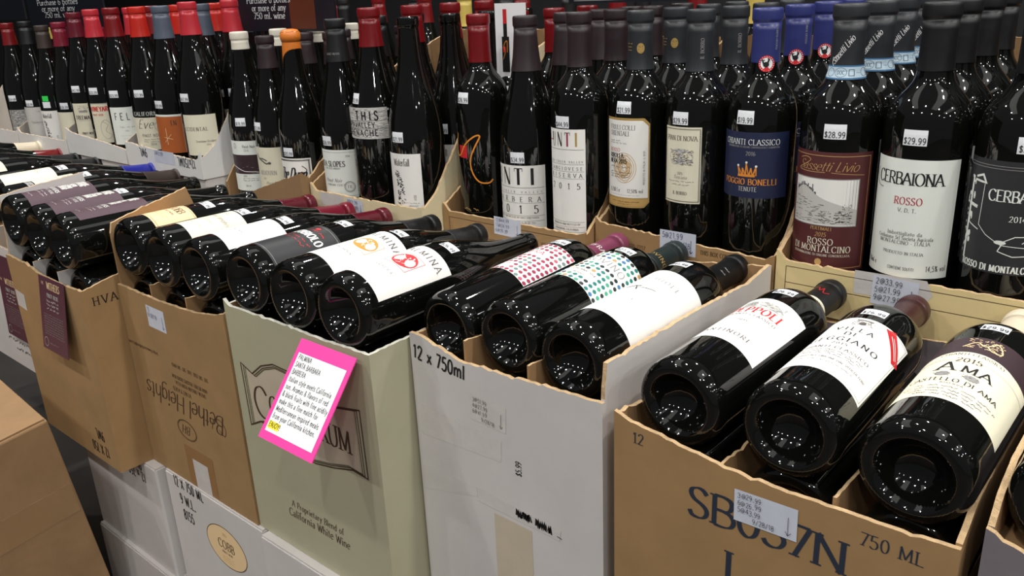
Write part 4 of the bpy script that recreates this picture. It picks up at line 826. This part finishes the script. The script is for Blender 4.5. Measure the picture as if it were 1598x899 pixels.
GT = 'white trays of burgundy bottles'
R6 = rear('white tray lettered 9WL upside down', -1.036, -.754, .2, .355, .393, TW, slope=.1, bz=.5, fr=[(0, .402), (.5, .394), (.93, .388), (.97, .393), (1, .405)])
R7 = rear('plain white tray beside the lettered white tray', -1.312, -1.041, .2, .355, .396, TW, slope=.08, bz=.48, fr=[(0, .41), (.1, .402), (.7, .392), (1, .385)])
R8 = rear('white tray at the far left holding a green-stickered bottle', -1.59, -1.317, .2, .333, .380, TW, slope=.08, bz=.48)
R9 = rear('tray cut off by the left edge, behind the lying bottles', -1.87, -1.595, .2, .333, .380, TW, slope=.08, bz=.48)
p = Print()
for k, bb in enumerate((.351, .332)): p.line([(.292, bb), (.53, bb)], .0007, 'inkbrown', 1)
p.line([(.292, .351), (.292, .305)], .0007, 'inkbrown', 1)
stamp(R1, p, FRONT(.31), 'case_print')
p = Print(); q = [(.368, .36), (.44, .361), (.447, .346), (.44, .336), (.368, .334)]; p.add(q, [(4, 3, 2, 1, 0)], 'tape', 1); stamp(R1, p, FRONT(.31), 'tape_strip')
sticker(R1, FRONT(.31), .41, .342, .046, .032, ['2@33.99', '5@21.99', '9@27.99'], -.03, .0062, ink='ink', off=.00030)
p = Print(); p.text('(800) 920-2217', .063, .338, .0052, 'inkbrown', 'serif', 'l'); p.text('THIS BOX CONTAINS', .184, .346, .0052, 'inkbrown', 'serif', 'l', cond=.8); stamp(R2, p, FRONT(.31), 'case_print')
sticker(R2, FRONT(.31), .153, .355, .05, .029, ['5@21.99', '>9/28/18'], .0, .0068, ink='penblue')
p = Print(); p.frame(-.222, .318, .018, .341, .0007, 'inkbrown', 1); p.text('105 CA 5032', -.03, .324, .0048, 'inkbrown', 'serif'); stamp(R3, p, FRONT(.29), 'case_print')
sticker(R3, FRONT(.29), -.107, .341, .05, .026, ['12@44.99', '15@34.99', '6@26.99'], -.02, .0052)
sticker(R4, FRONT(.25), -.392, .343, .04, .022, ['4@31.99', '9@28.99'], -.05, .0058)
p = Print(); p.add([(-.48, .335), (-.42, .335), (-.42, .356), (-.48, .356)], [(0, 1, 2, 3)], 'tape', 1); stamp(R4, p, FRONT(.25), 'tape_strip')
p = Print(); p.text('9WL', -.965, .394, .016, 'ink', 'sans', rot=PI, cond=.7); p.text('12x750ML', -.805, .389, .016, 'ink', 'sans', rot=PI, cond=.66); stamp(R6, p, FRONT(.2), 'case_print')
sticker(R6, FRONT(.2), -.885, .384, .075, .024, ['6@21.99'], 0, .007, arrow=False)
p = Print(); p.text('I', -.37, .55, .03, 'navyink', 'serif'); stamp(R4, p, FRONT(.25+.355-.0045), 'case_print')

# ---------------------------------------------------------------- upright bottles of the rear row
GU = 'upright bottles in the rear cases'
ORD = ['', 'second', 'third', 'fourth']
def column(sp, x, y, z, desc, short, price=None, turn=0, rows=4, dy=.086, second_full=True, rest=None):
    for k in range(rows):
        lb = desc if k == 0 else f'{ORD[k]} bottle back in the column behind the {short}'
        pr = price if k == 0 else ((price[0], price[1], price[2]+14) if price and k == 1 and second_full else None)
        bottle(sp if (k == 0 or not rest) else rest, (x+R_.uniform(-.002, .002)*(k > 0), y+k*dy, z), lb, GU, turn if k == 0 else turn+R_.uniform(-14, 14), price=pr, full=(k == 0 or (k == 1 and second_full)))
ZB = .3043
column('tower', .499, .357, ZB-.002, 'upright bottle with black label and white ruined tower drawing', 'black-label tower bottle', ('$51.99', .183, 20), -3)
column('cerb', .411, .357, ZB-.002, 'upright bottle with tall plain white label and black capsule', 'plain white label bottle', ('$29.99', .183, 0))
column('rosso', .323, .357, ZB-.002, 'upright bottle with maroon label picturing a hilltop village', 'maroon-label bottle', ('$28.99', .183, 9), 3)
column('navy', .232, .357, ZB+.005, 'upright bottle with navy label, orange crown and blue capsule', 'navy-label crown bottle', ('$19.99', .194, -10), 6)
column('pian', .150, .357, ZB+.005, 'upright bottle with small cream rope-bordered label, dark capsule', 'rope-bordered cream label bottle', ('$29.99', .188, -4), 0)
column('friuli', .067, .357, ZB+.005, 'upright bottle with white label framed in gold, cut corners', 'gold-framed label bottle', ('$21.99', .196, -3), 4)
column('untir', -.012, .337, ZB+.005, 'upright bottle with narrow tall white label of coloured capitals', 'narrow tall label bottle', ('$44.99', .173, -3), 2)
column('untib', -.101, .337, ZB+.005, 'slope-shouldered bottle with wide white label of giant black capitals', 'giant black capitals bottle', ('$34.99', .119, 12), 3)
column('swirl', -.186, .337, ZB+.005, 'red-capsule bottle with an orange painted swirl and red square', 'orange swirl bottle', ('$26.99', .198, -8), 4)
column('water', -.287, .297, ZB+.005, 'bare-necked black bottle with white falling-leaves label', 'falling-leaves label bottle', ('$21.99', .136, 2), 2)
column('this', -.371, .297, ZB+.012, 'red-capsule bottle with grey stone-textured label high on its body', 'stone-textured label bottle', ('$31.99', .190, -12), 0)
column('slopes', -.454, .297, ZB+.005, 'black-capsule bottle with off-white bordered label and round seal', 'round-seal label bottle', ('$26.99', .118, -2), 2)
column('dunn', -.553, .282, ZB+.002, 'bottle topped with orange wax, white label with black scrollwork', 'orange wax bottle', ('$25.99', .094, 6), 5, dy=.082, rest='bird')
column('bird', -.627, .282, ZB+.001, 'dark-capsule bottle with cream label and a flying bird', 'flying bird bottle', ('$22.99', .136, -2), 0, dy=.082)
column('three', -.703, .282, ZB+.001, 'white-capsule bottle with white label split by a dark picture band', 'white-capsule bottle', ('$19.99', .137, 20), 8, dy=.082)
ZT = .3595
column('ental', -.796, .246, ZT, 'red-capsule burgundy bottle with a plain cream label, by the tray end', 'plain cream label bottle at the tray end', ('$47.99', .137, 2), 10, dy=.083)
column('terra', -.893, .246, ZT, 'slate-capsule bottle with terracotta orange label', 'terracotta label bottle', ('$29.99', .125, 4), 6, dy=.083)
column('eve', -.983, .246, ZT, 'bright red capsule bottle with black band above its cream label', 'black-banded label bottle', ('$27.99', .142, 20), 8, dy=.083)
column('fel', -1.088, .246, ZT, 'red-capsule bottle with a white label and small red flower', 'white label bottle with red flower', ('$23.99', .142, 18), 10, dy=.083)
column('vine', -1.178, .246, ZT, 'coral-capsule bottle with cream label headed in red capitals', 'red-headed cream label bottle', ('$33.99', .145, 16), 12, dy=.083)
column('man', -1.262, .246, ZT, 'maroon-capsule bottle with cream label and a small house drawing', 'house drawing label bottle', ('$42.99', .148, 14), 14, dy=.083)
column('plain', -1.345, .246, ZT-.022, 'wine-red capsule bottle with a blank cream label', 'blank cream label bottle', ('$26.99', .127, 18), 14, dy=.083, rows=3)
column('white8', -1.437, .246, ZT-.022, 'brown-capsule bottle with white leaf label and green sticker', 'green-stickered bottle', ('green', .127, 16), 14, dy=.083, rows=2)
column('chard', -1.527, .246, ZT-.022, 'black-capsule bottle with pale grey label, beside the green-stickered bottle', 'pale grey label bottle', ('$18.99', .122, 12), 14, dy=.083, rows=2)
column('hill', -1.635, .246, ZT-.022, 'red-capsule bottle with grey landscape label at the left edge', 'grey landscape label bottle', ('$24.99', .13, 18), 14, dy=.083, rows=2, rest='hilly')

# far side of the display: necks seen over the rear row
FARS = ['far_red', 'far_dark', 'far_red', 'far_yellow', 'far_dark', 'far_red', 'far_dark']
FARL = {5: 'far red-capsule neck directly behind the round-seal label bottle', 6: 'far dark neck behind the round-seal label bottle', 7: 'far red-capsule neck behind the stone-textured label bottle', 8: 'far dark neck between the stone-textured and falling-leaves bottles',
 9: 'far red-capsule neck behind the falling-leaves label bottle', 10: 'far yellow-capsule neck left of the orange swirl bottle', 11: 'far dark neck right of the orange swirl bottle', 12: 'far red-capsule neck above the white bottle card', 13: 'far dark neck behind the narrow tall label bottle',
 14: 'far red-capsule neck left of the gold-framed label bottle', 15: 'far dark neck behind the gold-framed label bottle', 16: 'far red-capsule neck behind the rope-bordered cream label bottle', 17: 'far yellow-capsule neck behind the navy-label crown bottle'}
for i, lb in FARL.items():
    bottle(FARS[i % 7], (-1.62+i*.094, .80+.03*(i % 3), .3325), lb, 'far row bottles behind the display', full=False)
ff = link('far_platform', new_mesh('far_platform', *box_data(-1.75, .9, .73, 1.5, FZ, .3322), ['kraft_dark'])); ff['kind'] = 'structure'

# ---------------------------------------------------------------- bottles lying in the front cases
GLY = 'bottles lying in the front cases'
LIE = [
 ('peppoli', (.344, -.02, .331), -1.2, .5, ('$26.99', .197, 0), 0, 'lying bottle with white label lettered in red capitals', 'red-lettered lying bottle'),
 ('villa', (.438, -.02, .336), .7, -.5, ('$26.99', .184, 1), 0, 'lying bottle whose white label has a red corner ribbon', 'red-ribbon lying bottle'),
 ('ama', (.527, -.02, .333), -.6, .6, ('$29.99', .198, 0), 0, 'lying bottle with cream label under a dark brown band', 'brown-banded lying bottle'),
 ('pink', (.068, -.010, .330), -.8, 2.2, ('$51.99', .196, 0), 0, 'lying bottle with pink and maroon dotted label', 'pink-dotted lying bottle'),
 ('teal', (.150, -.010, .338), -1.2, 1.2, ('$27.99', .197, 0), 10, 'lying bottle with green and black dotted label', 'green-dotted lying bottle'),
 ('bigwhite', (.2275, -.010, .334), -1.2, 1.0, ('$41.99', .196, -4), 0, 'lying bottle with very large plain white label', 'large white label lying bottle'),
 ('olo', (-.193, -.078, .350), 1.6, -1.4, ('$26.99', .148, 0), 10, 'lying bottle with charcoal wrap label and white and red lettering', 'charcoal-label lying bottle'),
 ('palm_o', (-.104, -.078, .350), 1.6, -1.4, ('$26.99', .160, -4), 18, 'lying bottle with white label and an orange square emblem', 'orange-emblem lying bottle'),
 ('palm_r', (-.017, -.078, .350), 1.4, -1.2, ('$26.99', .152, 4), 18, 'lying bottle with white label and a red square emblem', 'red-emblem lying bottle'),
 ('cobb', (-.476, -.08, .344), 2.0, -1.2, ('$72.99', .122, 12), 4, 'lying bottle with peach label in the script-lettered kraft case', 'peach-label lying bottle'),
 ('faint', (-.387, -.08, .344), .4, -1.2, ('$34.99', .125, 6), 4, 'lying bottle with ivory script label, middle of its case', 'ivory-label lying bottle'),
 ('faint2', (-.297, -.08, .344), 1.2, -.8, ('$44.99', .130, 12), 4, 'lying bottle with almost blank bright white label', 'blank white label lying bottle'),
 ('map', (-.740, -.13, .355), 1.0, -.8, None, 6, 'lying bottle with purple map label, nearest the left edge', 'left purple map bottle'),
 ('map', (-.651, -.13, .351), 1.0, -.8, ('$39.99', .134, 10), 0, 'lying bottle with purple map label, middle of its three', 'middle purple map bottle'),
 ('map', (-.567, -.13, .350), .4, -.8, None, -8, 'lying bottle with purple map label, right of its three', 'right purple map bottle'),
 ('rhys', (-.851, -.10, .350), 0, 0, ('$49.99', .135, 10), 4, 'lying bottle with brown capsule, cream label above a grey stripe', ''),
 ('cream2', (-.944, -.10, .352), 0, 0, ('$59.99', .135, 10), 4, 'lying bottle with blue capsule and cream label', ''),
 ('darklie', (-1.185, -.10, .341), 0, 0, None, 4, 'lying dark-capsule bottle nearest the blue-capsule bottle', ''),
 ('darklie', (-1.283, -.10, .341), 0, 0, None, 8, 'lying dark-capsule bottle next to the red-capsule bottle', ''),
 ('redlie', (-1.367, -.10, .344), 0, 0, None, 6, 'lying red-capsule bottle at the far left', ''),
 ('creamlie', (-1.475, -.10, .352), 0, 0, None, 0, 'lying cream-capsule bottle at the far left', ''),
]
for sp, loc, yw, pt, price, turn, lb, sh in LIE:
    bottle(sp, loc, lb, GLY, turn, True, yw, pt, price)
    if sh:
        k = SPEC[sp]['kind']; gap = .0775 if k == 'bdx' else .0835
        bottle('bare' if k == 'bgy' else 'bareb', (loc[0], loc[1]+.012, loc[2]-gap-.0005), f'dark bottle in the lower layer beneath the {sh}', 'lower layer of lying bottles', 0, True, yw, pt)
bottle('bareb', (.6205, -.014, .337), 'dark bottle at the right edge in the grey case', GLY, 0, True, 0, 0)
for x_, n_ in ((.712, 'middle'), (.803, 'rightmost')): bottle('bareb', (x_, -.014, .337), f'{n_} dark bottle lying in the grey case beyond the right edge', GLY, 0, True, 0, 0)

# ---------------------------------------------------------------- cards, tags and signs
def board(name, label, cat, O, U, V, w_, h_, m, draw, t=.0012, group=None):
    O, U, V = Vector(O), Vector(U).normalized(), Vector(V).normalized(); N = U.cross(V)
    o = thing(name, label, cat, O, group)
    v = [U*a+V*b-N*c for c in (0, t) for a, b in ((0, 0), (w_, 0), (w_, h_), (0, h_))]
    f = [(0, 1, 2, 3), (7, 6, 5, 4)]+[(i, i+4, (i+1) % 4+4, (i+1) % 4) for i in range(4)]
    link('board', new_mesh('board', v, f, [m]), o)
    p = Print(); draw(p); link('print', p.plane('print', (0, 0, 0), U, V, .00012), o)
    return o
def dr_card(p):
    W, H = .092, .109; p.rect(.006, .009, W-.006, H-.012, 'white', 1)
    L = ['PALMINA', 'SANTA BARBARA', 'BARBERA', 'Italian style meets California', 'sun. Aromas & flavors of red', '& black fruits with fine acidity', 'make this a fine match for', 'Mediterranean inspired meals', 'from your California kitchen.']
    for i, s in enumerate(L): p.text(s, .009, .0900-i*.0083, .0056, 'ink', 'sans', 'l', cond=.70, tr=.13, wt=.105)
    p.rect(.0075, .0125, .026, .0205, 'hlyellow', 2); p.text('ENJOY!', .009, .0145, .0054, 'ink', 'sans', 'l', cond=.8, tr=.13, layer=3)
vb = Vector((0, .069, .088)); 
board('notice_card', 'pink-edged white typed card hanging from the sage green case', 'card', (-.075, -.158, .2245), (1, 0, 0), vb, .092, .112, 'pink', dr_card)
def dr_tag(p):
    p.text('THE', .009, .1, .004, 'peach', 'serif', 'l'); p.text('WITHERS', .05, .0955, .0105, 'peach', 'serif', cond=.8, tr=.1); p.text('PINOT NOIR', .046, .083, .0058, 'ltgrey', 'serif', tr=.1)
    for i in range(3): p.scrawl(.024, .066, .076-i*.006, .0034, 'ltgrey')
    for i in range(9): p.scrawl(.012, .078, .055-i*.0038, .0017, 'grey')
    p.ring(.014, .012, .0068, .0068, .0006, 'ltgrey'); p.scrawl(.026, .056, .011, .002, 'grey')
board('hang_tag', 'purple printed tag hanging on the kraft case front', 'tag', (-.659, -.1535, .1785), (1, 0, 0), (0, .016, .11), .086, .112, 'purpletag', dr_tag)
board('hang_tag', 'purple printed tag cut off by the left edge, on the white case', 'tag', (-.922, -.119, .126), (1, 0, 0), (0, .008, .142), .086, .145, 'purpletag', dr_tag)
def dr_sign(p):
    p.region(lambda a: .004, lambda a: .03+.10*math.exp(-((a-.205)/.05)**2), .17, .245, 'sign_amber', 1, 20)  # amber glass picture printed on the sign
    p.text('EXCLUDING ADVERTISED', .105, .066, .005, 'orange', 'sans', fit=.10)
    for i, s in enumerate(('Purchase 6 bottles', 'or more of any', '750 ml. wine')): p.text(s, .105, .0505-i*.0140, .0112, 'white', 'serif', fit=(.138, .108, .10)[i], wt=.12, layer=3, tr=.1)
def dr_sign2(p): 
    for i, s in enumerate(('Purchase 6 bottles', 'or more of any', '750 ml. wine')): p.text(s, .17, .050-i*.0140, .0118, 'white', 'serif', fit=(.22, .18, .16)[i], wt=.12, layer=3, tr=.1)
board('sale_sign', 'black sale sign with white lettering above the orange wax bottle', 'sign', (-.872, .392, .600), (1, 0, 0), (0, .02, 1), .30, .2, 'signblack', dr_sign, .004, 'black sale signs')
board('sale_sign', 'black sale sign with white lettering at the upper left', 'sign', (-1.655, .31, .615), (1, 0, 0), (0, .02, 1), .40, .2, 'signblack', dr_sign2, .004, 'black sale signs')
board('sale_sign', 'black sale sign cut off by the upper left corner', 'sign', (-2.09, .31, .635), (1, 0, 0), (0, .02, 1), .41, .2, 'signblack', dr_sign2, .004, 'black sale signs')
board('sale_sign', 'plain black sign edge above the gold-framed label bottle', 'sign', (-.15, .50, .632), (1, 0, 0), (0, .02, 1), .20, .16, 'signblack', lambda p: p.line([(.01, .004), (.19, .004)], .001, 'grey', 1), .004, 'black sale signs')  # grey line paints a slight reflection along the sign's lower edge
def dr_unti(p):
    p.rect(.012, .012, .026, .062, 'black', 1); p.rect(.0155, .06, .0225, .088, 'black', 1); p.rect(.0155, .08, .0225, .1, 'redlab', 2); p.line(cr([(.014, .03), (.018, .04), (.016, .05), (.022, .056), (.022, .04)]), .001, 'orange', 3); p.rect(.014, .04, .019, .048, 'redlab', 2)
    for i in range(5): p.scrawl(.036, .052, .03+i*.014, .003, 'ltgrey')
    p.text('RED TABLE WINE', .05, .02, .005, 'grey', 'sans', 'l', rot=PI/2)
board('bottle_card', 'white card picturing a red-topped bottle, behind the orange swirl bottle', 'card', (-.204, .392, .530), (1, 0, 0), (0, .01, 1), .058, .108, 'white', dr_unti)

# ---------------------------------------------------------------- brown carton in the aisle
def tilted_carton(label, K, rot, dims, under=None):
    """K is the back right top corner; the carton extends to -x, -y and -z in its own frame"""
    o = thing('carton', label, 'box', K, 'kraft cartons standing in the aisle')
    M = Matrix.Translation(K) @ rot.to_matrix().to_4x4(); o.matrix_world = M
    a, b, c = dims
    v, f = box_data(-a, 0, -b, 0, -c, 0)
    me = new_mesh('body', v, f, ['kraft_dark']); bo = link('body', me, o)
    bv = bo.modifiers.new('edge', 'BEVEL'); bv.width = .003; bv.segments = 2
    v, f = box_data(-a+.003, -.003, -b+.003, -b/2-.001, 0, .003); link('top_flap', new_mesh('top_flap', v, f, ['kraft_dark']), o)
    v, f = box_data(-a+.003, -.003, -b/2+.001, -.003, 0, .003); link('top_flap', new_mesh('top_flap', v, f, ['kraft_dark']), o)
    v, f = box_data(0, .0006, -b+.01, -.004, -.175, -.12); link('tape_strip', new_mesh('tape_strip', v, f, ['cartontape']), o)
    return o
from mathutils import Euler
tilted_carton('large plain kraft carton in the aisle at the lower left', (-.605, -.19, .087), Euler((rad(7.8), rad(6.1), rad(-.3))), (.42, .33, .36))
carton('kraft carton on the floor under the large aisle carton', -1.05, -.64, -.56, -.20, FZ, -.315, 'kraft_dark', 'kraft cartons standing in the aisle')
